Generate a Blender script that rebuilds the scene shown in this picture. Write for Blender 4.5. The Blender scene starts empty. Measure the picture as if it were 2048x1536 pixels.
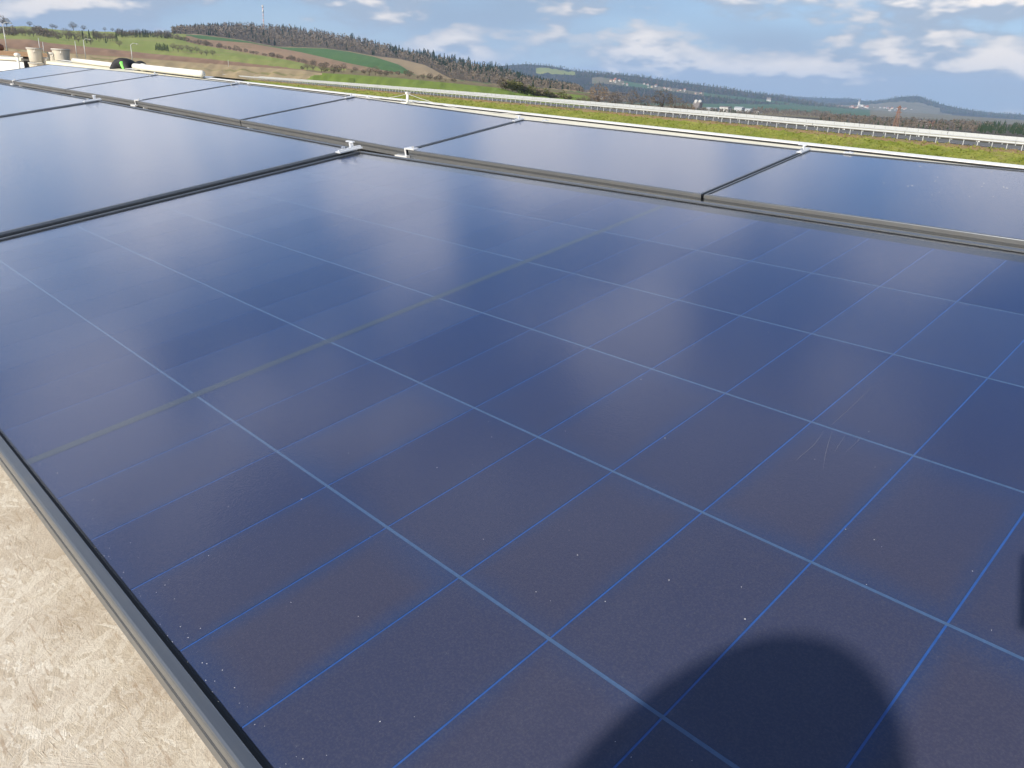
import bpy, bmesh, math, random
import numpy as np
from mathutils import Vector, Matrix

random.seed(7); rng = np.random.default_rng(7)
scene = bpy.context.scene
col = scene.collection

# ------------------------------------------------------------------ camera
F = 1558.7                                   # focal length in pixels of a 2048 wide frame
RW = np.array([[0.999971, -0.00134, -0.007438], [0.0, 0.984147, -0.177352], [0.007558, 0.177347, 0.984119]])
CM = np.array([[0.692604, 0.289003, -0.660891], [0.719659, -0.214756, 0.660281], [0.048893, -0.932929, -0.356724]])
CAM = np.array([0.861637, -0.153862, 0.390964])
CUV = np.array([0.86456743, -0.08324112, 0.40563357])
cam_data = bpy.data.cameras.new('camera')
cam_data.sensor_width = 36.0
cam_data.lens = F / 2048 * 36.0
cam_data.clip_start = 0.01
cam_data.clip_end = 60000
cam = bpy.data.objects.new('camera', cam_data)
col.objects.link(cam)
m4 = Matrix.Identity(4)
for i in range(3):
    m4[i][0] = CM[i][0]; m4[i][1] = -CM[i][1]; m4[i][2] = -CM[i][2]; m4[i][3] = CAM[i]
cam.matrix_world = m4
scene.camera = cam

# ------------------------------------------------------------------ world, sun, exposure
SUN = -(CM @ np.array([(2090 - 1024) / F, (1200 - 768) / F, 1.0])); SUN /= np.linalg.norm(SUN)
SUN_EL = math.asin(SUN[2]); SUN_AZ = math.atan2(SUN[0], SUN[1])
sd = bpy.data.lights.new('sun', 'SUN'); sd.energy = 4.2; sd.angle = math.radians(0.53); sd.color = (1.0, 0.93, 0.82)
sun = bpy.data.objects.new('sun', sd); col.objects.link(sun)
sun.rotation_euler = Vector(SUN.tolist()).to_track_quat('Z', 'Y').to_euler()
sun.location = (SUN * 30).tolist()

world = bpy.data.worlds.new('World'); scene.world = world; world.use_nodes = True
wt = world.node_tree; wt.nodes.clear()
def wn(t, **kw):
    n = wt.nodes.new(t)
    for k, v in kw.items():
        if k.startswith('i_'): n.inputs[k[2:].replace('_', ' ')].default_value = v
        else: setattr(n, k, v)
    return n
def wl(a, b): wt.links.new(a, b)
def wmath(op, a, b=None, c=None, clamp=False):
    n = wn('ShaderNodeMath', operation=op, use_clamp=clamp)
    for k, v in enumerate((a, b, c)):
        if v is None: continue
        if hasattr(v, 'is_linked'): wl(v, n.inputs[k])
        else: n.inputs[k].default_value = v
    return n.outputs[0]
sky = wn('ShaderNodeTexSky', sky_type='NISHITA', sun_disc=False, sun_elevation=SUN_EL, sun_rotation=SUN_AZ,
         altitude=300, air_density=1.0, dust_density=0.5, ozone_density=3.0)
tc = wn('ShaderNodeTexCoord')
sep = wn('ShaderNodeSeparateXYZ'); wl(tc.outputs['Generated'], sep.inputs[0])
dz = wmath('MAXIMUM', sep.outputs['Z'], 0.0)
def cloud_noise(zoff, sx, sz, detail, rough, seed):
    zz = wmath('MULTIPLY_ADD', dz, sz, zoff * sz + seed * 7.3)
    cmb = wn('ShaderNodeCombineXYZ')
    wl(wmath('MULTIPLY', sep.outputs['X'], sx), cmb.inputs[0]); wl(wmath('MULTIPLY', sep.outputs['Y'], sx), cmb.inputs[1]); wl(zz, cmb.inputs[2])
    n = wn('ShaderNodeTexNoise', noise_dimensions='3D'); n.inputs['Scale'].default_value = 1.0
    n.inputs['Detail'].default_value = detail; n.inputs['Roughness'].default_value = rough
    wl(cmb.outputs[0], n.inputs['Vector'])
    return n.outputs['Fac']
def wramp(v, a, b):
    n = wn('ShaderNodeMapRange', interpolation_type='SMOOTHSTEP'); n.inputs['From Min'].default_value = a; n.inputs['From Max'].default_value = b
    wl(v, n.inputs['Value']); return n.outputs[0]
def wmix(f, a, b):
    n = wn('ShaderNodeMix', data_type='RGBA')
    if hasattr(f, 'is_linked'): wl(f, n.inputs[0])
    else: n.inputs[0].default_value = f
    for k, v in ((6, a), (7, b)):
        if hasattr(v, 'is_linked'): wl(v, n.inputs[k])
        else: n.inputs[k].default_value = v
    return n.outputs[2]
CS = 7.6; SEED1 = 14.2; SEED2 = 5.0
n1 = cloud_noise(0.0, CS, CS * 2.7, 4, 0.55, SEED1)
n1u = cloud_noise(0.014, CS, CS * 2.7, 3, 0.52, SEED1)
soft = cloud_noise(0.0, 3.2, 14.0, 2, 0.5, 8.4)
fine = cloud_noise(0.0, CS * 4.0, CS * 11, 2, 0.6, 1.7)
n1 = wmath('ADD', n1, wmath('MULTIPLY', wmath('SUBTRACT', fine, 0.5), 0.13))
cover = wmath('POWER', wramp(n1, 0.425, 0.545), 0.85)
lit = wramp(wmath('SUBTRACT', n1, n1u), -0.035, 0.065)
thick = wramp(n1, 0.50, 0.64)
# nearer clouds higher up look larger
high = cloud_noise(0.0, 4.6, 6.5, 2, 0.5, SEED2)
hcov = wmath('MULTIPLY', wramp(high, 0.48, 0.60), wmath('MULTIPLY', wramp(dz, 0.10, 0.24), wmath('SUBTRACT', 1.0, wramp(dz, 0.50, 0.78))))
cover = wmath('MULTIPLY', cover, wmath('SUBTRACT', 1.0, wramp(dz, 0.16, 0.34)))
vlow = wmath('SUBTRACT', 1.0, wramp(dz, 0.10, 0.36))
veil = wmath('MULTIPLY', wmath('ADD', wmath('MULTIPLY', wramp(soft, 0.30, 0.62), 0.20), 0.78), vlow)
hz = wmix(wramp(dz, 0.0, 0.13), (2.50, 3.15, 3.92, 1), (1.95, 2.95, 4.35, 1))
hz = wmix(wmath('MULTIPLY', wramp(soft, 0.40, 0.64), 0.7), hz, (2.10, 2.62, 3.35, 1))
hz = wmix(wramp(dz, 0.10, 0.28), hz, (2.5, 3.6, 5.4, 1))
skyc = wmix(veil, sky.outputs[0], hz)
cl = wmix(lit, (2.45, 2.85, 3.45, 1), wmix(thick, (4.4, 4.25, 4.2, 1), (7.0, 6.2, 5.4, 1)))
gain = wmath('ADD', 1.0, wmath('MULTIPLY', wramp(dz, 0.06, 0.30), 1.0))
vm = wn('ShaderNodeVectorMath', operation='SCALE'); wl(cl, vm.inputs[0]); wl(gain, vm.inputs['Scale'])
skyc = wmix(wmath('MULTIPLY', cover, 0.88), skyc, vm.outputs[0])
skyc = wmix(wmath('MULTIPLY', hcov, 0.88), skyc, (6.8, 6.7, 6.9, 1))
bg = wn('ShaderNodeBackground'); bg.inputs['Strength'].default_value = 0.10
wl(skyc, bg.inputs['Color'])
wo = wn('ShaderNodeOutputWorld'); wl(bg.outputs[0], wo.inputs['Surface'])
world.cycles.sampling_method = 'MANUAL'; world.cycles.sample_map_resolution = 1024

vs = scene.view_settings
vs.view_transform = 'Standard'; vs.look = 'None'; vs.exposure = 0.75; vs.gamma = 1.0; vs.use_curve_mapping = False
scene.cycles.max_bounces = 5; scene.cycles.diffuse_bounces = 2; scene.cycles.glossy_bounces = 3; scene.cycles.volume_bounces = 0; scene.cycles.use_adaptive_sampling = True; scene.cycles.adaptive_threshold = 0.025; scene.cycles.transparent_max_bounces = 12
scene.cycles.use_denoising = True
scene.cycles.volume_step_rate = 4.0

# ------------------------------------------------------------------ helpers
def ray(px, py):
    v = CM @ np.array([(px - 1024) / F, (py - 768) / F, 1.0]); return v / np.linalg.norm(v)
def at(px, py, hd):
    v = ray(px, py); return CAM + v * (hd / math.hypot(v[0], v[1]))
def onz(px, py, z):
    v = ray(px, py); return CAM + v * ((z - CAM[2]) / v[2])
def ony(px, py, y):
    v = ray(px, py); return CAM + v * ((y - CAM[1]) / v[1])
def uvn(u, v, w): return RW @ np.array([u, v, w], float)

MATS = {}
class NT:
    def __init__(s, name):
        s.m = bpy.data.materials.new(name); s.m.use_nodes = True; s.t = s.m.node_tree; s.t.nodes.clear()
        s.out = s.t.nodes.new('ShaderNodeOutputMaterial'); MATS[name] = s.m
    def n(s, t, **kw):
        o = s.t.nodes.new(t)
        for k, v in kw.items(): setattr(o, k, v)
        return o
    def l(s, a, b): s.t.links.new(a, b)
    def put(s, sock, v):
        if hasattr(v, 'is_linked'): s.l(v, sock)
        else: sock.default_value = v
    def math(s, op, a, b=None, clamp=False):
        o = s.n('ShaderNodeMath', operation=op, use_clamp=clamp); s.put(o.inputs[0], a)
        if b is not None: s.put(o.inputs[1], b)
        return o.outputs[0]
    def mix(s, f, a, b):
        o = s.n('ShaderNodeMix', data_type='RGBA'); s.put(o.inputs[0], f); s.put(o.inputs[6], a); s.put(o.inputs[7], b); return o.outputs[2]
    def ramp(s, v, a, b, smooth=True):
        o = s.n('ShaderNodeMapRange', interpolation_type='SMOOTHSTEP' if smooth else 'LINEAR')
        o.inputs['From Min'].default_value = a; o.inputs['From Max'].default_value = b; s.l(v, o.inputs['Value']); return o.outputs[0]
    def coord(s, kind='Object', scale=(1, 1, 1), rot=(0, 0, 0), loc=(0, 0, 0)):
        c = s.n('ShaderNodeTexCoord'); mp = s.n('ShaderNodeMapping')
        mp.inputs['Scale'].default_value = scale; mp.inputs['Rotation'].default_value = rot; mp.inputs['Location'].default_value = loc
        s.l(c.outputs[kind], mp.inputs[0]); return mp.outputs[0]
    def pos(s, scale=(1, 1, 1), rot=(0, 0, 0), loc=(0, 0, 0)):
        g = s.n('ShaderNodeNewGeometry'); mp = s.n('ShaderNodeMapping')
        mp.inputs['Scale'].default_value = scale; mp.inputs['Rotation'].default_value = rot; mp.inputs['Location'].default_value = loc
        s.l(g.outputs['Position'], mp.inputs[0]); return mp.outputs[0]
    def noise(s, vec, scale, detail=4, rough=0.5, dist=0.0):
        o = s.n('ShaderNodeTexNoise'); o.inputs['Scale'].default_value = scale; o.inputs['Detail'].default_value = detail
        o.inputs['Roughness'].default_value = rough; o.inputs['Distortion'].default_value = dist; s.l(vec, o.inputs['Vector']); return o.outputs['Fac']
    def voro(s, vec, scale, feature='F1'):
        o = s.n('ShaderNodeTexVoronoi', feature=feature); o.inputs['Scale'].default_value = scale; s.l(vec, o.inputs['Vector']); return o
    def bump(s, h, strength, dist=0.01):
        o = s.n('ShaderNodeBump'); o.inputs['Strength'].default_value = strength; o.inputs['Distance'].default_value = dist; s.l(h, o.inputs['Height']); return o.outputs[0]
    def bsdf(s, color, rough=0.6, metal=0.0, spec=0.5, normal=None, coat=0.0):
        o = s.n('ShaderNodeBsdfPrincipled'); s.put(o.inputs['Base Color'], color); s.put(o.inputs['Roughness'], rough); s.put(o.inputs['Metallic'], metal)
        o.inputs['Specular IOR Level'].default_value = spec; o.inputs['Coat Weight'].default_value = coat
        if normal is not None: s.l(normal, o.inputs['Normal'])
        return o.outputs[0]
    def done(s, sh): s.l(sh, s.out.inputs['Surface']); return s.m

ONES = 'first second third fourth fifth sixth seventh eighth ninth tenth eleventh twelfth thirteenth fourteenth fifteenth sixteenth seventeenth eighteenth nineteenth'.split()
def nth(n):
    if n <= 19: return ONES[n-1]
    t, u = divmod(n, 10); return ['twentieth', 'thirtieth', 'fortieth'][t-2] if u == 0 else ['twenty', 'thirty', 'forty'][t-2] + '-' + ONES[u-1]
def c4(*a): return (a[0], a[1], a[2], 1.0)
def plain(name, color, rough=0.6, metal=0.0, var=0.12, scale=8.0, spec=0.5, bump=0.0):
    t = NT(name); p = t.pos()
    f = t.noise(p, scale, 4, 0.6)
    dark = c4(*[c * (1 - var * 1.6) for c in color]); lite = c4(*[min(1, c * (1 + var)) for c in color])
    nb = t.bump(f, bump, 0.01) if bump else None
    return t.done(t.bsdf(t.mix(f, dark, lite), rough, metal, spec, nb))

def mesh_obj(name, verts, faces, mat, parent=None, smooth=False, mats=None, midx=None):
    me = bpy.data.meshes.new(name)
    me.from_pydata([tuple(map(float, v)) for v in verts], [], faces)
    for m in (mats or [mat]): me.materials.append(m)
    if midx is not None: me.polygons.foreach_set('material_index', midx)
    if smooth: me.polygons.foreach_set('use_smooth', [True] * len(me.polygons))
    me.update()
    o = bpy.data.objects.new(name, me); col.objects.link(o)
    if parent is not None: o.parent = parent; o.matrix_parent_inverse = parent.matrix_world.inverted()
    return o
def empty(name, loc, label=None, cat=None, group=None):
    o = bpy.data.objects.new(name, None); o.empty_display_size = 0.1; o.location = tuple(map(float, loc)); col.objects.link(o)
    o.matrix_world = Matrix.Translation(tuple(map(float, loc)))
    if label: tag(o, label, cat, group)
    return o
def tag(o, label=None, cat=None, group=None, kind=None):
    if label: o['label'] = label
    if cat: o['category'] = cat
    if group: o['group'] = group
    if kind: o['kind'] = kind
    return o
def copy_tree(o, loc=None, rotz=None, scale=None, parent=None, label=None, group=None):
    c = o.copy(); col.objects.link(c)
    if parent is not None: c.parent = parent
    if loc is not None: c.location = tuple(map(float, loc))
    if rotz is not None: c.rotation_euler = (0, 0, rotz)
    if scale is not None: c.scale = scale if hasattr(scale, '__len__') else (scale,) * 3
    if label: c['label'] = label
    if group: c['group'] = group
    for ch in list(o.children): copy_tree(ch, parent=c)
    return c

class MB:
    """collects shapes into one mesh"""
    def __init__(s): s.v = []; s.f = []
    def add(s, verts, faces):
        b = len(s.v); s.v += [tuple(map(float, p)) for p in verts]; s.f += [tuple(b + i for i in f) for f in faces]
    def box(s, c, size, R=None):
        c = np.array(c, float); h = np.array(size, float) / 2; R = np.eye(3) if R is None else R
        vs = [c + R @ (h * np.array(k)) for k in ((-1,-1,-1),(1,-1,-1),(1,1,-1),(-1,1,-1),(-1,-1,1),(1,-1,1),(1,1,1),(-1,1,1))]
        s.add(vs, [(0,3,2,1),(4,5,6,7),(0,1,5,4),(1,2,6,5),(2,3,7,6),(3,0,4,7)])
    def tube(s, pts, rad, n=8, cap=True):
        pts = [np.array(p, float) for p in pts]; rad = rad if hasattr(rad, '__len__') else [rad] * len(pts)
        rings = []
        for i, p in enumerate(pts):
            d = pts[min(i + 1, len(pts) - 1)] - pts[max(i - 1, 0)]; d /= np.linalg.norm(d) + 1e-12
            a = np.array([0, 0, 1.0]) if abs(d[2]) < 0.9 else np.array([1.0, 0, 0])
            x = np.cross(d, a); x /= np.linalg.norm(x); y = np.cross(d, x)
            rings.append([p + rad[i] * (math.cos(t) * x + math.sin(t) * y) for t in np.linspace(0, 2 * math.pi, n, endpoint=False)])
        b = [q for r in rings for q in r]; fs = []
        for i in range(len(pts) - 1):
            for k in range(n): fs.append((i*n+k, i*n+(k+1)%n, (i+1)*n+(k+1)%n, (i+1)*n+k))
        if cap: fs.append(tuple(range(n))[::-1]); fs.append(tuple((len(pts)-1)*n + k for k in range(n)))
        s.add(b, fs)
    def lathe(s, base, prof, n=16, axis=None):
        """prof: list of (radius, height)"""
        base = np.array(base, float); b = []; fs = []
        for r, h in prof:
            for t in np.linspace(0, 2*math.pi, n, endpoint=False): b.append(base + np.array([r*math.cos(t), r*math.sin(t), h]))
        for i in range(len(prof)-1):
            for k in range(n): fs.append((i*n+k, i*n+(k+1)%n, (i+1)*n+(k+1)%n, (i+1)*n+k))
        fs.append(tuple(range(n))[::-1]); fs.append(tuple((len(prof)-1)*n + k for k in range(n)))
        s.add(b, fs)
    def build(s, name, mat, parent=None, smooth=False):
        return mesh_obj(name, s.v, s.f, mat, parent, smooth)

# ------------------------------------------------------------------ materials of the roof
def mat_osb():
    t = NT('osb_board')
    cols = [(c4(.70,.615,.48), c4(.48,.40,.30)), (c4(.78,.71,.585), c4(.55,.465,.36)), (c4(.60,.52,.405), c4(.82,.76,.645))]
    base = None
    for k, (rot, sc) in enumerate(((0.35, 1.0), (1.35, 1.3), (2.4, 0.9), (2.95, 1.5), (0.9, 1.15))):
        p = t.pos(rot=(0, 0, rot), loc=(k * 3.7, k * 1.3, 0))
        wob = t.noise(p, 45, 3, 0.6)
        mp = t.n('ShaderNodeMapping'); mp.inputs['Scale'].default_value = (30 * sc, 150 * sc, 1); t.l(p, mp.inputs[0])
        ad = t.n('ShaderNodeVectorMath', operation='ADD'); t.l(mp.outputs[0], ad.inputs[0])
        cv = t.n('ShaderNodeCombineXYZ'); t.l(t.math('MULTIPLY', wob, 1.2), cv.inputs[0]); t.l(t.math('MULTIPLY', wob, 4.5), cv.inputs[1]); t.l(cv.outputs[0], ad.inputs[1])
        vo = t.voro(ad.outputs[0], 1.0)
        sp = t.n('ShaderNodeSeparateColor'); t.l(vo.outputs['Color'], sp.inputs[0])
        gp = t.n('ShaderNodeMapping'); gp.inputs['Scale'].default_value = (26, 560, 1); t.l(p, gp.inputs[0])
        grain = t.noise(gp.outputs[0], 1.0, 4, 0.65)
        v = t.math('ADD', t.math('MULTIPLY', sp.outputs[0], 0.55), t.math('MULTIPLY', grain, 0.45))
        a, b = cols[k % 3]
        c = t.mix(v, b, a)
        if k < 3:
            ve = t.n('ShaderNodeTexVoronoi', feature='DISTANCE_TO_EDGE'); ve.inputs['Scale'].default_value = 0.62; t.l(ad.outputs[0], ve.inputs['Vector'])
            ln = t.math('MULTIPLY', t.math('SUBTRACT', 1.0, t.ramp(ve.outputs['Distance'], 0.0, 0.07)), t.ramp(wob, 0.45, 0.6))
            c = t.mix(t.math('MULTIPLY', ln, 0.7), c, c4(.86,.80,.68))
        if base is None: base = c; hh = v
        else:
            msk = t.ramp(t.math('ADD', sp.outputs[1], t.math('MULTIPLY', grain, 0.3)), 0.58, 0.72)
            base = t.mix(msk, base, c); hh = t.math('MAXIMUM', hh, t.math('MULTIPLY', msk, v))
    p = t.pos()
    st = t.ramp(t.noise(p, 7, 6, 0.65), 0.44, 0.70)
    base = t.mix(t.math('MULTIPLY', st, 0.60), base, c4(.40,.31,.22))
    for k, (rot, th) in enumerate(((0.5, .62), (1.9, .64), (2.7, .63))):
        q = t.pos(rot=(0, 0, rot), scale=(1, 9, 1), loc=(k, 2*k, 0)); dk = t.ramp(t.noise(q, 26, 5, 0.68), th - .02, th + .03)
        base = t.mix(t.math('MULTIPLY', dk, 0.5), base, c4(.36,.25,.16) if k % 2 == 0 else c4(.80,.73,.60))
    pale = t.ramp(t.noise(p, 5, 5, 0.65), 0.5, 0.72)
    base = t.mix(t.math('MULTIPLY', pale, 0.45), base, c4(.76,.69,.57))
    grit = t.noise(p, 420, 3, 0.7)
    base = t.mix(t.math('MULTIPLY', t.ramp(grit, 0.45, 0.75), 0.35), base, c4(.36,.28,.20))
    return t.done(t.bsdf(base, 0.8, spec=0.2, normal=t.bump(t.math('ADD', hh, t.math('MULTIPLY', grit, 0.5)), 0.35, 0.003)))
M_OSB = mat_osb()

def mat_cell():
    t = NT('silicon_cell')
    c = t.n('ShaderNodeTexCoord'); sp = t.n('ShaderNodeSeparateXYZ'); t.l(c.outputs['Generated'], sp.inputs[0])
    ex = t.math('ABSOLUTE', t.math('SUBTRACT', sp.outputs[0], 0.5)); ey = t.math('ABSOLUTE', t.math('SUBTRACT', sp.outputs[1], 0.5))
    e = t.math('MAXIMUM', ex, ey)
    oi = t.n('ShaderNodeObjectInfo')
    p = t.pos(); n1 = t.noise(p, 7, 3, 0.5)
    edge = t.ramp(t.math('ADD', t.math('ADD', e, t.math('MULTIPLY', n1, 0.24)), t.math('MULTIPLY', oi.outputs['Random'], 0.12)), 0.50, 0.80)
    mid = t.mix(oi.outputs['Random'], c4(.030,.036,.076), c4(.040,.040,.070))
    base = t.mix(edge, mid, c4(.015,.036,.105))
    grain = t.ramp(t.noise(p, 620, 3, 0.7), 0.40, 0.68)
    base = t.mix(t.math('MULTIPLY', grain, 0.35), base, c4(.085,.080,.105))
    lw = t.n('ShaderNodeLayerWeight'); lw.inputs['Blend'].default_value = 0.5      # antireflection coating bluer at a flat angle; sun's backscatter glow painted in by view
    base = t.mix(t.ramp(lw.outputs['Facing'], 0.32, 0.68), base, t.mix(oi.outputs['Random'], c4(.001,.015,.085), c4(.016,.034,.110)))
    return t.done(t.bsdf(base, 0.45, spec=0.25))
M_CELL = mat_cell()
def mat_sheet():
    t = NT('module_cell_sheet'); p = t.pos()
    return t.done(t.bsdf(t.mix(t.noise(p, 5, 3), c4(.002,.020,.090), c4(.008,.024,.085)), 0.45, spec=0.25))
M_SHEET = mat_sheet()
M_GAPA = plain('cell_gap_pale', (.050, .100, .20), 0.5, var=0.2, scale=200)
M_GAPB = plain('cell_gap_blue', (.018, .080, .29), 0.5, var=0.25, scale=60)
M_MID = plain('module_centre_strip', (.026, .042, .072), 0.5, var=0.1)
M_BACK = plain('backsheet_black', (.006, .008, .012), 0.6)
def mat_glass():
    t = NT('solar_glass'); p = t.pos()
    ge = t.n('ShaderNodeNewGeometry'); fr = t.n('ShaderNodeFresnel')
    t.l(t.math('ADD', 1.36, t.math('MULTIPLY', ge.outputs['Backfacing'], 1/1.36 - 1.36)), fr.inputs['IOR'])
    lw = t.n('ShaderNodeLayerWeight'); lw.inputs['Blend'].default_value = 0.5
    fres = t.math('ADD', fr.outputs[0], t.math('MULTIPLY', t.math('POWER', lw.outputs['Facing'], 5.0), 0.34), clamp=True)   # coated glass: little at the normal, strong when flat
    nz = t.noise(p, 330, 1, 0.5); nz2 = t.noise(p, 14, 1, 0.5)
    bm = t.bump(t.math('ADD', nz, t.math('MULTIPLY', nz2, 0.6)), 0.10, 0.0012)
    gl = t.n('ShaderNodeBsdfGlossy'); gl.inputs['Roughness'].default_value = 0.13; gl.inputs['Color'].default_value = c4(.98,.98,1.0); t.l(bm, gl.inputs['Normal'])
    tr = t.n('ShaderNodeBsdfTransparent')
    du = t.n('ShaderNodeBsdfDiffuse'); du.inputs['Color'].default_value = c4(.42,.43,.46)
    run = t.ramp(t.noise(t.pos(scale=(14, 1.3, 1.3)), 1.0, 2, 0.6), 0.52, 0.75)
    dust = t.math('ADD', t.math('ADD', t.math('MULTIPLY', t.ramp(t.noise(p, 2.3, 3, 0.6), 0.38, 0.72), 0.014), t.math('MULTIPLY', run, 0.008)), 0.006)
    speck = t.math('MULTIPLY', t.ramp(t.noise(p, 260, 1, 0.6), 0.66, 0.80), 0.05)
    m1 = t.n('ShaderNodeMixShader'); t.l(t.math('ADD', dust, speck), m1.inputs[0]); t.l(tr.outputs[0], m1.inputs[1]); t.l(du.outputs[0], m1.inputs[2])
    m2 = t.n('ShaderNodeMixShader'); t.l(fres, m2.inputs[0]); t.l(m1.outputs[0], m2.inputs[1]); t.l(gl.outputs[0], m2.inputs[2])
    return t.done(m2.outputs[0])
M_GLASS = mat_glass()
def mat_frame():
    t = NT('anodised_frame'); p = t.pos()
    br = t.noise(t.pos(scale=(4, 300, 300)), 1.0, 3)
    c = t.mix(br, c4(.150,.164,.182), c4(.205,.216,.228))
    dirt = t.ramp(t.noise(p, 30, 4, 0.6), 0.5, 0.8)
    c = t.mix(t.math('MULTIPLY', dirt, 0.25), c, c4(.30,.27,.22))
    return t.done(t.bsdf(c, 0.36, 0.78, 0.5))
M_FRAME = mat_frame()
M_SEAL = plain('black_sealant', (.004, .004, .005), 0.7)
M_ALU = plain('bare_aluminium', (.80, .81, .82), 0.32, 0.55, var=0.06, scale=60)
M_STEEL = plain('bolt_steel', (.72, .72, .72), 0.25, 0.9, var=0.05, scale=90)
M_COPING = plain('cream_coping_sheet', (.66, .62, .48), 0.45, var=0.06, scale=2.0)
M_COPW = plain('white_coping_sheet', (.74, .73, .68), 0.45, var=0.05, scale=2.0)
M_WALL = plain('facade_sheet', (.62, .62, .60), 0.6, var=0.05, scale=1.0)
M_DIRT = plain('pale_dust', (.55, .55, .54), 0.9, var=0.05)

# ------------------------------------------------------------------ roof deck, parapet, building
def rz(x): return -0.125 - 0.0115 * x
def deck():
    xs = np.linspace(-24, 9, 34); ys = np.linspace(-4.5, 5.3, 11); v = []; f = []
    for y in ys:
        for x in xs: v.append((x, y, rz(x)))
    nx = len(xs)
    for j in range(len(ys)-1):
        for i in range(nx-1): f.append((j*nx+i, j*nx+i+1, (j+1)*nx+i+1, (j+1)*nx+i))
    o = mesh_obj('roof_deck', v, f, M_OSB); tag(o, kind='structure'); return o
deck()
hall = empty('hall_building', (-7.5, 0.4, -6), 'low hall building whose flat roof carries the panels', 'building')
mb = MB()
for (c, s) in (((-7.5, 5.28, -3.1), (33.0, 0.16, 5.6)), ((-7.5, -4.48, -3.1), (33.0, 0.16, 5.6)), ((-24.0, 0.4, -3.0), (0.16, 9.6, 5.6)), ((9.0, 0.4, -3.2), (0.16, 9.6, 5.2))):
    m = MB(); m.box(c, s); m.build('wall', M_WALL, hall)

def row_strip(name, prof, x0, x1, zf, mat, label=None, cat=None, parent=None, n=24):
    """extrudes a (y, z) profile along x, following the height function zf"""
    xs = np.linspace(x0, x1, n); v = []; f = []; k = len(prof)
    for x in xs:
        for (y, z) in prof: v.append((x, y, z + zf(x)))
    for i in range(n-1):
        for j in range(k): f.append((i*k+j, i*k+(j+1) % k, (i+1)*k+(j+1) % k, (i+1)*k+j))
    f.append(tuple(range(k))[::-1]); f.append(tuple((n-1)*k + j for j in range(k)))
    o = mesh_obj(name, v, f, mat, parent)
    if label: tag(o, label, cat)
    return o
PY = 5.0
ppts = [(420,156),(620,178),(840,204),(950,214.5),(1150,238),(1530,279),(1730,299),(1848,311),(2048,334)]
pw = np.array([ony(px, py, PY + 0.30) for px, py in ppts]); pf = np.polyfit(pw[:, 0], pw[:, 2], 2)
def pz(x):
    x = max(-20.0, min(2.0, x)); return float(np.polyval(pf, x))
parapet = empty('parapet', (-7.5, PY, 0), 'cream and white metal coping along the far roof edge', 'parapet')
row_strip('upstand', [(PY+0.04, -0.55), (PY+0.25, -0.55), (PY+0.25, -0.02), (PY+0.04, -0.05)], -24, 9, pz, M_WALL, parent=parapet)
row_strip('inner_coping', [(PY-0.02, -0.09), (PY+0.0, -0.10), (PY+0.02, -0.045), (PY+0.165, -0.021), (PY+0.165, -0.012), (PY-0.005, -0.035), (PY-0.02, -0.045)], -24, 9, pz, M_COPING, parent=parapet)
row_strip('coping_seam', [(PY+0.150, -0.026), (PY+0.182, -0.022), (PY+0.182, -0.0035), (PY+0.176, -0.0035), (PY+0.176, -0.0115), (PY+0.150, -0.0115)], -24, 9, pz, M_SEAL, parent=parapet)
row_strip('outer_coping', [(PY+0.18, -0.021), (PY+0.27, -0.012), (PY+0.30, -0.10), (PY+0.315, -0.10), (PY+0.315, 0.004), (PY+0.29, 0.008), (PY+0.18, 0.0)], -24, 9, pz, M_COPW, parent=parapet)

# ------------------------------------------------------------------ solar modules
LIP = 0.0105; SEAL = 0.003
def frame_profile(h):
    # (distance inward from the outer face, height): outer face with three grooves, rounded shoulder, lip
    g = []
    for z in (-0.34, -0.42, -0.50):
        zz = z * h
        g += [(0.0, zz - 0.0012), (0.0016, zz - 0.0010), (0.0016, zz + 0.0010), (0.0, zz + 0.0012)]
    g = sorted(g, key=lambda q: 0)  # keep order from top to bottom as written
    out = [(LIP, -0.006), (LIP, 0.0012), (LIP - 0.0008, 0.0019), (0.0030, 0.0019), (0.0012, 0.0012), (0.0003, -0.0004), (0.0, -0.0025)]
    for z in (-0.34, -0.42, -0.50):
        zz = z * h; out += [(0.0, zz + 0.0012), (0.0030, zz + 0.0010), (0.0030, zz - 0.0010), (0.0, zz - 0.0012)]
    out += [(0.0, -h), (0.028, -h), (0.028, -h + 0.002), (0.004, -h + 0.002), (0.004, -0.006)]
    return out
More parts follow.
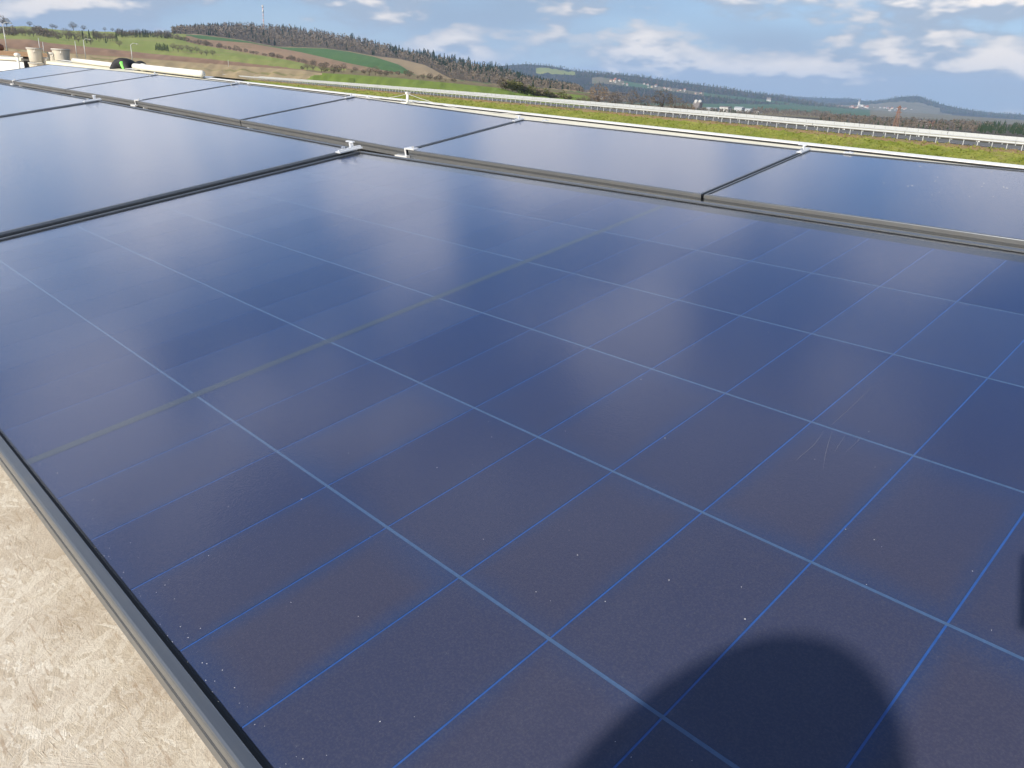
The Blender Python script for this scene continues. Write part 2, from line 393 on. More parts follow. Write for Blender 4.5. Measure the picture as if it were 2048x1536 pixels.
def module(name, quad, label, group, h=0.040, cells=False):
    """quad: outer top corners near-left, near-right, far-right, far-left in the world"""
    q = [np.array(p, float) for p in quad]
    Lu = (np.linalg.norm(q[1]-q[0]) + np.linalg.norm(q[2]-q[3])) / 2; Lv = (np.linalg.norm(q[3]-q[0]) + np.linalg.norm(q[2]-q[1])) / 2
    N = np.cross(q[1]-q[0], q[3]-q[0]); N /= np.linalg.norm(N)
    def P(s, t, w):
        a, b = s / Lu, t / Lv
        return (1-a)*(1-b)*q[0] + a*(1-b)*q[1] + a*b*q[2] + (1-a)*b*q[3] + N * w
    root = empty(name, P(Lu/2, 0, -h), label, 'solar panel', group)
    prof = frame_profile(h); k = len(prof)
    for e in range(4):
        v = []
        for end in (0, 1):
            for d, w in prof:
                if e == 0: s, t = (d if end == 0 else Lu-d), d
                elif e == 1: s, t = Lu-d, (d if end == 0 else Lv-d)
                elif e == 2: s, t = (Lu-d if end == 0 else d), Lv-d
                else: s, t = d, (Lv-d if end == 0 else d)
                v.append(P(s, t, w))
        f = [(j, k+j, k+(j+1) % k, (j+1) % k) for j in range(k)] + [tuple(range(k)), tuple(range(2*k-1, k-1, -1))]
        o = mesh_obj('frame_bar', v, f, M_FRAME, root)
    i0 = LIP - 0.002
    v = [P(i0, i0, -0.0052), P(Lu-i0, i0, -0.0052), P(Lu-i0, Lv-i0, -0.0052), P(i0, Lv-i0, -0.0052)]
    mesh_obj('backsheet', v, [(0, 1, 2, 3)], M_BACK, root)
    # sealing gasket: black border between lip and glass
    a, b = LIP - 0.001, LIP + SEAL
    v = [P(a,a,-.0006), P(Lu-a,a,-.0006), P(Lu-a,Lv-a,-.0006), P(a,Lv-a,-.0006), P(b,b,-.0012), P(Lu-b,b,-.0012), P(Lu-b,Lv-b,-.0012), P(b,Lv-b,-.0012)]
    mesh_obj('gasket', v, [(0,1,5,4),(1,2,6,5),(2,3,7,6),(3,0,4,7)], M_SEAL, root)
    nu, nv = 24, 14; v = []; f = []
    for j in range(nv+1):
        for i in range(nu+1): v.append(P(b + (Lu-2*b)*i/nu, b + (Lv-2*b)*j/nv, -0.0015))
    for j in range(nv):
        for i in range(nu): f.append((j*(nu+1)+i, j*(nu+1)+i+1, (j+1)*(nu+1)+i+1, (j+1)*(nu+1)+i))
    mesh_obj('glass_pane', v, f, M_GLASS, root, smooth=True)
    if not cells:
        a = LIP + 0.010
        v = [P(a, a, -0.0045), P(Lu-a, a, -0.0045), P(Lu-a, Lv-a, -0.0045), P(a, Lv-a, -0.0045)]
        mesh_obj('cell_sheet', v, [(0, 1, 2, 3)], M_SHEET, root)
    return root, P, Lu, Lv

# near module: its cell grid defines the plane w = 0 (u along the row, v up the slope)
PT, QT, GM = 0.09515, 0.184, 0.010            # half-cell pitch, cell pitch, centre gap
WT = 0.0035
u0, u1, v0, v1 = -1.0700, 1.0700, -0.0142, 1.1470
near, PN, LuN, LvN = module('solar_panel', [uvn(u0, v0, WT), uvn(u1, v0, WT), uvn(u1, v1, WT), uvn(u0, v1, WT)],
    'nearest solar panel with its blue cell grid and a head shadow', 'tilted solar panels on the roof', cells=True)
cu, cv_, ch = PT - 0.0016, QT - 0.0030, 0.0004
def cell_mesh():
    me = bpy.data.meshes.new('cell')
    a, b, c = cu/2, cv_/2, ch
    vs = [(-a,-b,0),(a,-b,0),(a,b,0),(-a,b,0),(-a,-b,c),(a,-b,c),(a,b,c),(-a,b,c)]
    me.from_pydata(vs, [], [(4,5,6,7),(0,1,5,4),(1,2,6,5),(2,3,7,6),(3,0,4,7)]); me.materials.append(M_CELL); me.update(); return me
CMESH = cell_mesh()
rot = Matrix([[RW[i][j] for j in range(3)] for i in range(3)]).to_4x4()
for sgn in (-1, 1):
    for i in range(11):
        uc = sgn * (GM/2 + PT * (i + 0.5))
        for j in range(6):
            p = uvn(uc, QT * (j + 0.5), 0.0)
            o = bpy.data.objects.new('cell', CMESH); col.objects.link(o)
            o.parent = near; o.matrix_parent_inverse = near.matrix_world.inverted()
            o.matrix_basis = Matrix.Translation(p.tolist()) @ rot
def strip(name, ua, ub, va, vb, w, mat):
    return mesh_obj(name, [uvn(ua,va,w), uvn(ub,va,w), uvn(ub,vb,w), uvn(ua,vb,w)], [(0,1,2,3)], mat, near)
E0 = GM/2 + 11*PT
for j in range(1, 6):
    for (a, b) in ((-E0, -GM/2 - 0.001), (GM/2 + 0.001, E0)): strip('cell_gap', a, b, QT*j - 0.0016, QT*j + 0.0016, 0.0002, M_GAPA)
for sgn in (-1, 1):
    for i in range(1, 11):
        c = sgn * (GM/2 + PT*i); strip('cell_gap', c - 0.0010, c + 0.0010, 0.002, 6*QT - 0.002, 0.0001, M_GAPB)
strip('centre_strip', -0.0066, 0.0066, 0.0, 6*QT, 0.0007, M_MID)
strip('cell_gap', -E0, E0, -0.0022, -0.0006, 0.0001, M_GAPB)
# dust specks and scratches lying on the glass
mb = MB(); WG = WT - 0.0013
def speck(u, v, r):
    n = 6; vs = [uvn(u + r*math.cos(t), v + r*math.sin(t), WG) for t in np.linspace(0, 2*math.pi, n, endpoint=False)]
    vs.append(uvn(u, v, WG + r*0.6)); mb.add(vs, [(i, (i+1) % n, n) for i in range(n)])
big = [(874, 935), (603, 998), (115, 946), (1812, 506), (1945, 1142), (300, 623), (656, 790), (1282, 759), (1330, 876), (697, 906), (417, 1111), (445, 1340), (330, 1170), (760, 1443), (1155, 1110), (1338, 1160), (1490, 1238)]
def unuv(px, py, w=0.0):
    d = RW.T @ ray(px, py); s = (w - CUV[2]) / d[2]; return CUV + s * d
for px, py in big:
    p = unuv(px, py, WG); speck(p[0], p[1], rng.uniform(0.0003, 0.0006))
for _ in range(260):
    speck(rng.uniform(-1.0, 1.05), rng.uniform(0.0, 1.1), rng.uniform(0.00014, 0.0004))
for _ in range(160):
    speck(rng.uniform(-0.3, 1.0), abs(rng.normal(0, 0.012)), rng.uniform(0.00015, 0.00042))
o = mb.build('dust_speck', M_DIRT, near); tag(o, kind='stuff')
M_SCR = plain('glass_scratch', (.22, .22, .25), 0.7, var=0.1)
for pts in ([(1742, 776), (1705, 812), (1672, 842), (1662, 850)], [(1665, 862), (1657, 885), (1650, 912), (1646, 940)], [(1648, 862), (1628, 890), (1602, 912), (1591, 921)], [(1724, 868), (1716, 882), (1690, 906)], [(1690, 872), (1676, 892), (1668, 906)]):
    m = MB(); m.tube([uvn(*unuv(px, py, WG)[:2], WG) for px, py in pts], [0.00003] + [0.00010]*(len(pts)-2) + [0.00003], 5); m.build('scratch', M_SCR, near)

def on_v(px, py, v):
    d = RW.T @ ray(px, py); s = (v - CUV[1]) / d[1]; return CUV + s * d
# the row continues to the left: module corners met on rays, low edges running off the frame
jr = [on_v(728, 301.5, v1), on_v(213, 205, v1), on_v(15, 167, v1)]
jr[0] = np.array([u0 - 0.017, v1, 0.010])
LS = -2.10
left1 = np.array([jr[0][0] - 2.07, v1, 0.058]); left2 = np.array([left1[0] - 2.07, v1, 0.098])
def nq(ur, wr, ul, wl_):
    return [uvn(ul, v0, wl_), uvn(ur, v0, wr), uvn(ur, v1, wr), uvn(ul, v1, wl_)]
G = 0.017
module('solar_panel', nq(u0 - G, 0.010, left1[0], 0.058), 'second panel of the near row, left of the nearest one', 'tilted solar panels on the roof')
module('solar_panel', nq(left1[0] - G, 0.0585, left2[0], 0.098), 'third panel of the near row, cut by the left picture edge', 'tilted solar panels on the roof')
print('near joints', jr, left1, left2)

# back row: parallel plane farther off
K = 2.28
def kb(a): return CUV + K * (np.array(a, float) - CUV)
def bw(u): return float(np.interp(-u, [-1.1, -0.06, 0.84, 1.78, 2.70, 3.63, 4.6, 5.6, 6.5], [0.016, 0.018, 0.026, 0.050, 0.075, 0.094, 0.113, 0.13, 0.145]))
nu_ = [0.955, 0.0555, -0.844, -1.777, -2.70, -3.625, -4.55, -5.47]
fu_ = [0.930, 0.024, -0.876, -1.765, -2.68, -3.60, -4.53, -5.45]
fw_ = [0.000, 0.0066, 0.0225, 0.0550, 0.0796, 0.100, 0.118, 0.134]
names = ['front right panel of the back row, speckled with droppings', 'second panel of the back row from the right edge of the picture',
         'third panel of the back row, above the joint clamp of the near row', 'fourth panel of the back row counted from the right', 'fifth panel of the back row counted from the right',
         'sixth panel of the back row, in front of the white roll', 'last panel of the back row at the far left, by the buckets']
back = []
for k in range(7):
    g = 0.006
    quad = [kb((nu_[k+1] + g/2, 1.1445, bw(nu_[k+1]))), kb((nu_[k] - g/2, 1.1445, bw(nu_[k]))), kb((fu_[k] - g/2, 1.60, fw_[k])), kb((fu_[k+1] + g/2, 1.60, fw_[k+1]))]
    quad = [RW @ p for p in quad]
    back.append(module('solar_panel', quad, names[k], 'tilted solar panels on the roof', h=0.046))
# droppings on the front right panel of the back row
root, P, Lu, Lv = back[0]
mb = MB()
for _ in range(34):
    s, t = rng.uniform(0.5, Lu-0.1), rng.uniform(0.45, Lv-0.06)
    r = rng.uniform(0.002, 0.005); n = 7; c = P(s, t, 0.0)
    vs = [P(s + r*rng.uniform(.6, 1.2)*math.cos(a), t + r*rng.uniform(.6, 1.2)*math.sin(a), -0.0008) for a in np.linspace(0, 2*math.pi, n, endpoint=False)] + [P(s, t, 0.0008)]
    mb.add(vs, [(i, (i+1) % n, n) for i in range(n)])
o = mb.build('dropping', M_DIRT, root); tag(o, kind='stuff')

# ------------------------------------------------------------------ clamps and supports
RU = RW  # columns: u, v, w axes in the world
def clamp(name, pos, label, scale=1.0, kind='plate'):
    """pos in uvn; boxes aligned with the module plane"""
    root = empty(name, RW @ pos, label, 'clamp', 'silver panel clamps')
    def bx(part, c, size, mat=M_ALU):
        m = MB(); m.box(RW @ (pos + np.array(c) * scale), np.array(size) * scale, RU); m.build(part, mat, root)
    def bolt(c, r=0.0075, h=0.008):
        m = MB(); b = RW @ (pos + np.array(c) * scale); n = 6; vs = []
        for hh in (0, h * scale):
            for t in np.linspace(0, 2*math.pi, n, endpoint=False): vs.append(b + RU @ np.array([r*scale*math.cos(t), r*scale*math.sin(t), hh]))
        m.add(vs, [(i, (i+1) % n, n+(i+1) % n, n+i) for i in range(n)] + [tuple(range(n))[::-1], tuple(range(n, 2*n))])
        m.build('bolt', M_STEEL, root)
    if kind == 'plate':
        bx('plate', (0, 0, 0.0035), (0.034, 0.105, 0.005)); bx('spine', (0.004, 0.0, 0.009), (0.010, 0.100, 0.006))
        bx('stub', (-0.010, 0.020, 0.016), (0.010, 0.014, 0.022)); bx('flange', (-0.020, 0.024, 0.029), (0.050, 0.010, 0.004)); bolt((0.0, -0.025, 0.012))
    else:
        bx('upper_flange', (0.022, 0.010, 0.0045), (0.070, 0.030, 0.0060)); bx('web', (-0.010, -0.005, -0.016), (0.010, 0.004, 0.045))
        bx('lower_flange', (-0.030, -0.013, -0.032), (0.095, 0.020, 0.012)); bolt((0.030, 0.014, 0.007))
    return root
clamp('panel_clamp', np.array([u0 - 0.011, v1 - 0.030, 0.010]), 'silver clamp plate on the joint left of the nearest panel', 0.72)
clamp('panel_clamp', np.array([left1[0] - 0.011, v1 - 0.030, 0.0605]), 'small silver clamp on the near row joint farther left', 0.72)
clamp('panel_clamp', np.array([left2[0] - 0.011, v1 - 0.030, 0.1005]), 'tiny silver clamp on the near row at the left picture edge', 0.72)
for i, lab in ((2, 'stepped silver bracket at the low edge of the back row, mid picture'), (4, 'stepped silver bracket at the low edge of the back row, left'), (6, 'stepped silver bracket at the low edge of the back row, far left')):
    clamp('step_bracket', kb((nu_[i], 1.1445, bw(nu_[i]))) + np.array([0, 0.0, 0.002]), lab, 1.25, 'step')
for i, lab in ((1, 'clamp on the far edge of the back row at right'), (2, 'clamp on the far edge of the back row, centre'), (3, 'clamp on the far edge of the back row below the green field'), (4, 'clamp on the far edge of the back row, left of centre'), (5, 'clamp on the far edge of the back row under the white pipe')):
    clamp('panel_clamp', kb((fu_[i], 1.60, fw_[i])) + np.array([0, -0.04, 0.002]), lab, 0.9)
    clamp('edge_clip', kb((fu_[i], 1.60, fw_[i])) + np.array([0.20, -0.004, 0.002]), lab.replace('clamp on', 'small clip beside the clamp on').replace('the far edge of the back row', 'the far back row edge'), 0.6, 'step')
def rack(pa, pb, label):
    """triangular support under a joint: pa low edge, pb high edge (world, underside of the frame)"""
    root = empty('mounting_rack', (pa[0], pa[1], rz(pa[0])), label, 'support', 'mounting racks under the panel rows')
    m = MB(); L = pb[1] - pa[1]
    m.box((pa[0], (pa[1]+pb[1])/2, rz(pa[0]) + 0.018), (0.04, L + 0.12, 0.034)); m.build('base_rail', M_ALU, root)
    for p, part in ((pa, 'front_foot'), (pb, 'rear_post')):
        z0 = rz(p[0]) + 0.036; m = MB(); m.box((pa[0], p[1] + (0.05 if part == 'front_foot' else -0.05), (z0 + p[2]) / 2), (0.035, 0.03, max(0.01, p[2] - z0))); m.build(part, M_ALU, root)
for k, (u, w) in enumerate(((1.0, 0), (u0 - 0.011, 0.006), (left1[0] - 0.011, 0.056), (left2[0] + 0.1, 0.096))):
    rack(uvn(u, v0 + 0.05, w - 0.042), uvn(u, v1 - 0.05, w - 0.042), nth(k + 1) + ' mounting rack from the right under the near panel row')
for k in range(8):
    rack(RW @ (kb((nu_[k], 1.1445, bw(nu_[k]))) + np.array([0, 0.02, -0.048])), RW @ (kb((fu_[k], 1.60, fw_[k])) + np.array([0, -0.03, -0.048])), nth(k + 1) + ' mounting rack from the right under the back panel row')

# ------------------------------------------------------------------ things on the far roof edge
M_PIPE = plain('white_plastic_pipe', (.68, .66, .58), 0.4, var=0.05, scale=3)
M_WIRE = plain('conductor_wire', (.62, .60, .56), 0.4, 0.6)
pa, pb = ony(272, 138, PY + 0.16), ony(407, 147, PY + 0.16)
pr = 0.048
def pipe_pt(x): return np.array([x, PY + 0.14, pz(x) + pr + 0.004])
pipe = empty('white_pipe', pipe_pt((pa[0]+pb[0])/2), 'long fat white pipe lying on the coping at left', 'pipe')
m = MB(); m.tube([pipe_pt(x) for x in np.linspace(pa[0], pb[0], 9)], pr, 18); m.build('tube', M_PIPE, pipe, True)
m = MB(); m.tube([pipe_pt(pa[0] + 0.35), pipe_pt(pa[0] + 0.43)], pr + 0.012, 18); m.build('collar', M_PIPE, pipe, True)
m = MB(); m.tube([pipe_pt(pb[0] - 0.04), pipe_pt(pb[0] + 0.015)], [pr + 0.006, pr - 0.01], 18); m.build('end_cap', M_PIPE, pipe, True)
pc = ony(150, 127, PY + 0.16); pd = ony(228, 134, PY + 0.16)
m = MB(); m.tube([pipe_pt(pc[0]) - np.array([0, 0, .02]), pipe_pt((pc[0]+pd[0])/2) - np.array([0, 0, .02]), pipe_pt(pd[0]) - np.array([0, 0, .02])], 0.042, 14)
o = m.build('white_pipe', M_PIPE, None, True); tag(o, 'thinner white pipe on the coping left of the crouching worker', 'pipe')
# lightning conductor post and wire
lp = ony(815, 206, PY + 0.1); lp[2] = pz(lp[0]) - 0.03
post = empty('conductor_post', lp, 'little white post holding a thin wire above the coping', 'post')
H = ony(813, 184, PY + 0.1)[2] - lp[2]
m = MB(); m.tube([lp, lp + np.array([0, 0, H * 0.85])], 0.014, 10); m.build('shaft', M_PIPE, post, True)
m = MB(); m.box(lp + np.array([0, 0, H * 0.93]), (0.034, 0.034, H * 0.16)); m.build('wire_holder', M_PIPE, post)
m = MB(); m.box(lp + np.array([0, 0, 0.012]), (0.10, 0.10, 0.024)); m.build('foot', M_PIPE, post)
wl_ = ony(690, 186, PY + 0.1); wr_ = ony(1060, 227, PY + 0.1); top = lp + np.array([0, 0, H * 0.86])
def sag(a, b, s, n=10): return [a + (b - a) * t - np.array([0, 0, s * 4 * t * (1 - t)]) for t in np.linspace(0, 1, n)]
m = MB(); m.tube(sag(wl_, top, 0.05) + sag(top, wr_, 0.06)[1:], 0.003, 6); o = m.build('conductor_wire', M_WIRE); tag(o, 'thin grey wire sagging from the little white post', 'wire')
# buckets
M_BUCKET = plain('pale_bucket_plastic', (.52, .47, .38), 0.55, var=0.18, scale=9)
M_BUCK2 = plain('grey_bucket_rim', (.45, .43, .38), 0.6, var=0.15, scale=9)
def bucket(base, r, h, label, tilt=0.0):
    root = empty('bucket', base, label, 'bucket', 'plastic buckets on the far roof')
    m = MB(); m.lathe(base, [(r*0.80, 0), (r*0.83, 0.01), (r*0.97, h*0.93), (r*0.97, h), (r*0.90, h), (r*0.76, 0.02)], 20); m.build('pail', M_BUCKET, root, True)
    m = MB(); m.lathe(base, [(r*0.97, h*0.90), (r*1.05, h*0.90), (r*1.05, h*1.0), (r*0.97, h*1.0)], 20); m.build('rim', M_BUCK2, root, True)
    m = MB(); m.tube([base + np.array([r*1.04*math.cos(t), -r*0.25 - r*0.8*math.sin(t)*0.3, h*0.93 - r*0.9*math.sin(t)]) for t in np.linspace(0, math.pi, 9)], 0.005, 5); m.build('handle', M_WIRE, root)
    return root
def ground_at(px, py, hd):
    p = at(px, py, hd); p[2] = rz(p[0]); return p
HB = 20.0
def stack(px, wpx, ytop, n, labels):
    b = ground_at(px, 122, HB); r = wpx / 2 * HB / F * 1.02; top = at(px, ytop, HB)[2]; h = (top - b[2]) / n
    for i in range(n):
        bucket(b + np.array([0.012 * (i % 2), 0, h * i + 0.004 * i]), r, h * 0.985, labels[i])
stack(72, 22, 96, 2, ['lower bucket of the left stack of two pale buckets', 'upper bucket of the left stack of two pale buckets'])
stack(124, 26, 98, 2, ['lower bucket of the tall right stack of pale buckets', 'upper bucket of the tall right stack of pale buckets'])
stack(107, 14, 104, 1, ['single narrow pale bucket left of the right stack'])
stack(93, 13, 114, 1, ['low round pale tub between the bucket stacks'])
# boards and the bundle at the far left
M_BOARD = plain('orange_timber', (.66, .42, .24), 0.7, var=0.15, scale=6); M_BROWN = plain('rust_brown_cover', (.20, .075, .035), 0.7, var=0.2, scale=5)
M_DARK = plain('dark_felt', (.05, .05, .055), 0.9)
b = ground_at(10, 122, 21.0); top = at(10, 102, 21.0)[2]
R3 = np.eye(3)
bd = empty('timber_stack', b, 'pair of orange timber boards on trestles at the left edge', 'timber')
for i in range(2):
    hh = 0.045; m = MB(); m.box((b[0] - 0.1, b[1] + 0.02 * (i % 3), top - hh * (i + 0.5)), (1.0, 1.5 - 0.1 * (i % 2), hh * 0.94)); m.build('board', M_BOARD, bd)
for dy in (-0.5, 0.5):
    m = MB(); m.box((b[0] - 0.1, b[1] + dy, (b[2] + top - 0.092) / 2), (0.7, 0.08, top - 0.092 - b[2])); m.build('trestle', M_DARK, bd)
m = MB(); m.lathe((b[0] - 0.15, b[1] - 0.25, top), [(0.26, 0), (0.30, 0.03), (0.30, 0.10), (0.24, 0.145), (0.1, 0.155)], 18); o = m.build('brown_bundle', M_BROWN, None, True); tag(o, 'rust brown bundle lying on the orange timber boards', 'bundle')
p = ground_at(36, 120, 18.5); root = empty('vent_pipe', p, 'small white vent pipe with a round hood behind the far panels', 'vent pipe')
tz = at(36, 108, 18.5)[2]
m = MB(); m.tube([p, (p[0], p[1], tz - 0.03)], 0.022, 10); m.build('stem', M_PIPE, root, True)
m = MB(); m.lathe((p[0], p[1], tz - 0.05), [(0.03, 0), (0.055, 0.02), (0.055, 0.05), (0.02, 0.07)], 14); m.build('hood', M_PIPE, root, True)

# ------------------------------------------------------------------ people
M_SKIN = plain('skin', (.50, .31, .23), 0.5, var=0.06, scale=30); M_BLACK = plain('black_jacket', (.012, .013, .016), 0.75, var=0.2, scale=25)
M_HIVIS = plain('lime_vest', (.22, .75, .12), 0.6, var=0.1, scale=20); M_TROUSER = plain('work_trousers', (.03, .035, .05), 0.85, var=0.2, scale=20)
M_HAIR = plain('brown_hair', (.035, .022, .014), 0.7, var=0.3, scale=60); M_BOOT = plain('dark_boot_leather', (.02, .016, .013), 0.6); M_NAVY = plain('navy_jacket', (.02, .03, .06), 0.8, var=0.2, scale=20)
M_PHONE = plain('phone_body', (.02, .02, .022), 0.3)
def skin_mesh(name, joints, edges, mat, parent, levels=2):
    """joints: list of (pos, radius); grows one continuous surface"""
    me = bpy.data.meshes.new(name); me.from_pydata([tuple(map(float, p)) for p, r in joints], edges, [])
    o = bpy.data.objects.new(name, me); col.objects.link(o)
    sk = o.modifiers.new('skin', 'SKIN'); sk.use_smooth_shade = True
    for i, (p, r) in enumerate(joints):
        rr = r if hasattr(r, '__len__') else (r, r); me.skin_vertices[0].data[i].radius = rr
    me.skin_vertices[0].data[0].use_root = True
    ss = o.modifiers.new('subd', 'SUBSURF'); ss.levels = levels; ss.render_levels = levels
    dg = bpy.context.evaluated_depsgraph_get(); dg.update()
    m2 = bpy.data.meshes.new_from_object(o.evaluated_get(dg)); bpy.data.objects.remove(o)
    m2.materials.clear(); m2.materials.append(mat); m2.name = name
    for pl in m2.polygons: pl.use_smooth = True
    o = bpy.data.objects.new(name, m2); col.objects.link(o); o.parent = parent; o.matrix_parent_inverse = parent.matrix_world.inverted()
    return o
def head_mesh(name, c, fwd, upv, size, mat, parent):
    """head with brow, nose, chin; c centre, size head height"""
    f = np.array(fwd, float); f /= np.linalg.norm(f); u = np.array(upv, float); u -= f * (u @ f); u /= np.linalg.norm(u); s = np.cross(f, u)
    nu, nv = 20, 14; vs = []; fs = []
    for j in range(nv + 1):
        ph = math.pi * j / nv
        for i in range(nu):
            th = 2 * math.pi * i / nu; x = math.sin(ph) * math.cos(th); y = math.sin(ph) * math.sin(th); z = math.cos(ph)
            a, b_, h = 0.46 * x, 0.36 * y, 0.5 * z
            if z < -0.1: k = 1 - 0.28 * min(1, (-z - 0.1)); b_ *= k; a = a * k + 0.05 * (-z)
            if x > 0.9 and -0.35 < z < 0.15: a += 0.07
            if x > 0.75 and 0.12 < z < 0.35: a -= 0.02
            vs.append(np.array(c) + size * (a * f + b_ * s + h * u))
    for j in range(nv):
        for i in range(nu): fs.append((j*nu+i, j*nu+(i+1) % nu, (j+1)*nu+(i+1) % nu, (j+1)*nu+i))
    o = mesh_obj(name, vs, fs, mat, parent, True)
    for sg in (-1, 1):
        m = MB(); cc = np.array(c) + size * (0.36 * sg * s - 0.02 * f - 0.03 * u); m.lathe((0, 0, 0), [(0.02*size*4, 0), (0.10*size, 0.02*size), (0.06*size, 0.04*size)], 10)
        m.v = [tuple(cc + np.array(q)[0] * f * 0.6 + np.array(q)[1] * u + np.array(q)[2] * s * sg) for q in m.v]; m.build('ear', mat, o, True)
    return o
def cap_mesh(name, c, fwd, upv, size, mat, parent, scale=1.06, cut=-0.05):
    f = np.array(fwd, float); f /= np.linalg.norm(f); u = np.array(upv, float); u -= f * (u @ f); u /= np.linalg.norm(u); s = np.cross(f, u)
    nu, nv = 22, 9; vs = []; fs = []
    for j in range(nv + 1):
        for i in range(nu):
            th = 2 * math.pi * i / nu; back = (1 - math.cos(th)) / 2
            ph = (0.36 + 0.30 * back) * math.pi * j / nv
            x = math.sin(ph) * math.cos(th); y = math.sin(ph) * math.sin(th); z = math.cos(ph)
            vs.append(np.array(c) + size * scale * (0.46 * x * f + 0.38 * y * s + 0.5 * z * u))
    for j in range(nv):
        for i in range(nu): fs.append((j*nu+i, j*nu+(i+1) % nu, (j+1)*nu+(i+1) % nu, (j+1)*nu+i))
    return mesh_obj(name, vs, fs, mat, parent, True)
def hand(parent, wrist, palm_dir, spread, curl_dir, mat):
    """palm with five separate bent fingers"""
    w = np.array(wrist, float); d = np.array(palm_dir, float); d /= np.linalg.norm(d); s = np.array(spread, float); s -= d * (s @ d); s /= np.linalg.norm(s); c = np.array(curl_dir, float)
    pl = skin_mesh('palm', [(w, 0.026), (w + d * 0.045, (0.040, 0.018)), (w + d * 0.085, (0.041, 0.015))], [(0, 1), (1, 2)], mat, parent, 2)
    for i, L in enumerate((0.068, 0.078, 0.073, 0.058)):
        b = w + d * 0.085 + s * (0.028 - 0.019 * i)
        p1 = b + d * L * 0.45 + c * 0.006; p2 = p1 + (d * 0.65 + c * 0.75) * L * 0.33; p3 = p2 + (d * 0.1 + c) * L * 0.28
        skin_mesh('finger', [(b, 0.0095), (p1, 0.009), (p2, 0.0085), (p3, 0.0075)], [(0, 1), (1, 2), (2, 3)], mat, pl, 1)
    b = w + d * 0.035 + s * 0.034
    skin_mesh('thumb', [(b, 0.012), (b + s * 0.022 + d * 0.028, 0.0105), (b + s * 0.024 + d * 0.055 + c * 0.012, 0.009)], [(0, 1), (1, 2)], mat, pl, 1)

# worker bent over behind the back row, far left
wp = ground_at(249, 131, 16.5); zt = at(255, 116, 16.5)[2]
right = np.array([CM[0][0], CM[1][0], 0]); right /= np.linalg.norm(right); away = np.array([-right[1], right[0], 0])
wk = empty('person', wp, 'worker in a black jacket with lime green trim bent down behind the far panels', 'person')
hgt = zt - wp[2]
def wpt(a, b_, z): return wp + right * a + away * b_ + np.array([0, 0, z])
h0 = hgt - 0.06
jt = [(wpt(-0.24, 0.02, h0 - 0.10), (0.15, 0.14)), (wpt(-0.10, 0.02, h0 - 0.01), (0.15, 0.14)), (wpt(0.06, 0.02, h0 + 0.01), (0.15, 0.13)), (wpt(0.16, 0.02, h0 - 0.06), 0.075),
      (wpt(-0.20, 0.14, h0 - 0.24), 0.085), (wpt(0.06, 0.16, 0.07), 0.06), (wpt(-0.34, 0.16, 0.06), 0.045), (wpt(-0.20, -0.10, h0 - 0.24), 0.085), (wpt(0.06, -0.12, 0.07), 0.06), (wpt(-0.34, -0.12, 0.06), 0.045),
      (wpt(0.10, 0.20, h0 - 0.08), 0.06), (wpt(0.20, 0.22, h0 - 0.22), 0.048), (wpt(0.30, 0.14, 0.05), 0.036), (wpt(0.10, -0.17, h0 - 0.08), 0.06), (wpt(0.20, -0.20, h0 - 0.22), 0.048), (wpt(0.30, -0.12, 0.05), 0.036)]
skin_mesh('body', jt, [(0,1),(1,2),(2,3),(0,4),(4,5),(5,6),(0,7),(7,8),(8,9),(2,10),(10,11),(11,12),(2,13),(13,14),(14,15)], M_BLACK, wk)
hc = wpt(0.265, 0.02, h0 - 0.10)
head_mesh('head', hc, right * 0.7 - np.array([0, 0, 0.7]), right * 0.7 + np.array([0, 0, 0.7]), 0.22, M_SKIN, wk)
cap_mesh('hood', hc, right * 0.7 - np.array([0, 0, 0.7]), right * 0.7 + np.array([0, 0, 0.7]), 0.235, M_BLACK, wk, 1.12)
skin_mesh('vest_trim', [(wpt(0.02, -0.13, h0 + 0.00), (0.062, 0.03)), (wpt(0.07, -0.16, h0 - 0.09), (0.066, 0.035)), (wpt(0.11, -0.175, h0 - 0.17), (0.05, 0.03))], [(0, 1), (1, 2)], M_HIVIS, wk)

# the photographer, kneeling outside the frame with the sun behind, whose shadow falls on the nearest panel
HS = uvn(0.737, 0.128, 0.0); HEAD = HS + SUN * 1.42
ph = empty('person', (HEAD[0], HEAD[1] - 0.05, rz(HEAD[0])), 'kneeling photographer in a navy jacket holding a phone', 'person')
zr = rz(HEAD[0]); hx, hy, hz_ = HEAD
def pp(x, y, z): return np.array([hx + x, hy + y, z])
sh = hz_ - 0.195; pel = zr + 0.30
J = [(pp(0, -0.22, pel), (0.17, 0.15)), (pp(0, -0.19, (pel + sh) / 2), (0.155, 0.12)), (pp(0, -0.12, sh - 0.06), (0.18, 0.12)), (pp(0, -0.05, sh + 0.05), 0.06), (pp(0, -0.02, hz_ - 0.09), 0.055),
     (pp(-0.18, -0.11, sh - 0.02), 0.065), (pp(0.18, -0.11, sh - 0.02), 0.065),
     (pp(-0.10, -0.18, pel - 0.05), 0.10), (pp(-0.15, 0.16, zr + 0.085), 0.07), (pp(-0.15, -0.27, zr + 0.06), 0.05),
     (pp(0.10, -0.18, pel - 0.05), 0.10), (pp(0.15, 0.16, zr + 0.085), 0.07), (pp(0.15, -0.27, zr + 0.06), 0.05)]
phx = np.array([CM[i][0] for i in range(3)]); phy = -np.array([CM[i][1] for i in range(3)]); phz = -np.array([CM[i][2] for i in range(3)])  # right, up, back of the camera
PC = CAM + phx * 0.050 + phy * 0.010 + phz * 0.012
grip = PC + phx * 0.078 + phz * 0.012
wr = grip + phx * 0.055 - phy * 0.055 + phz * 0.02
el = np.array([hx + 0.34, hy + 0.10, sh - 0.22])
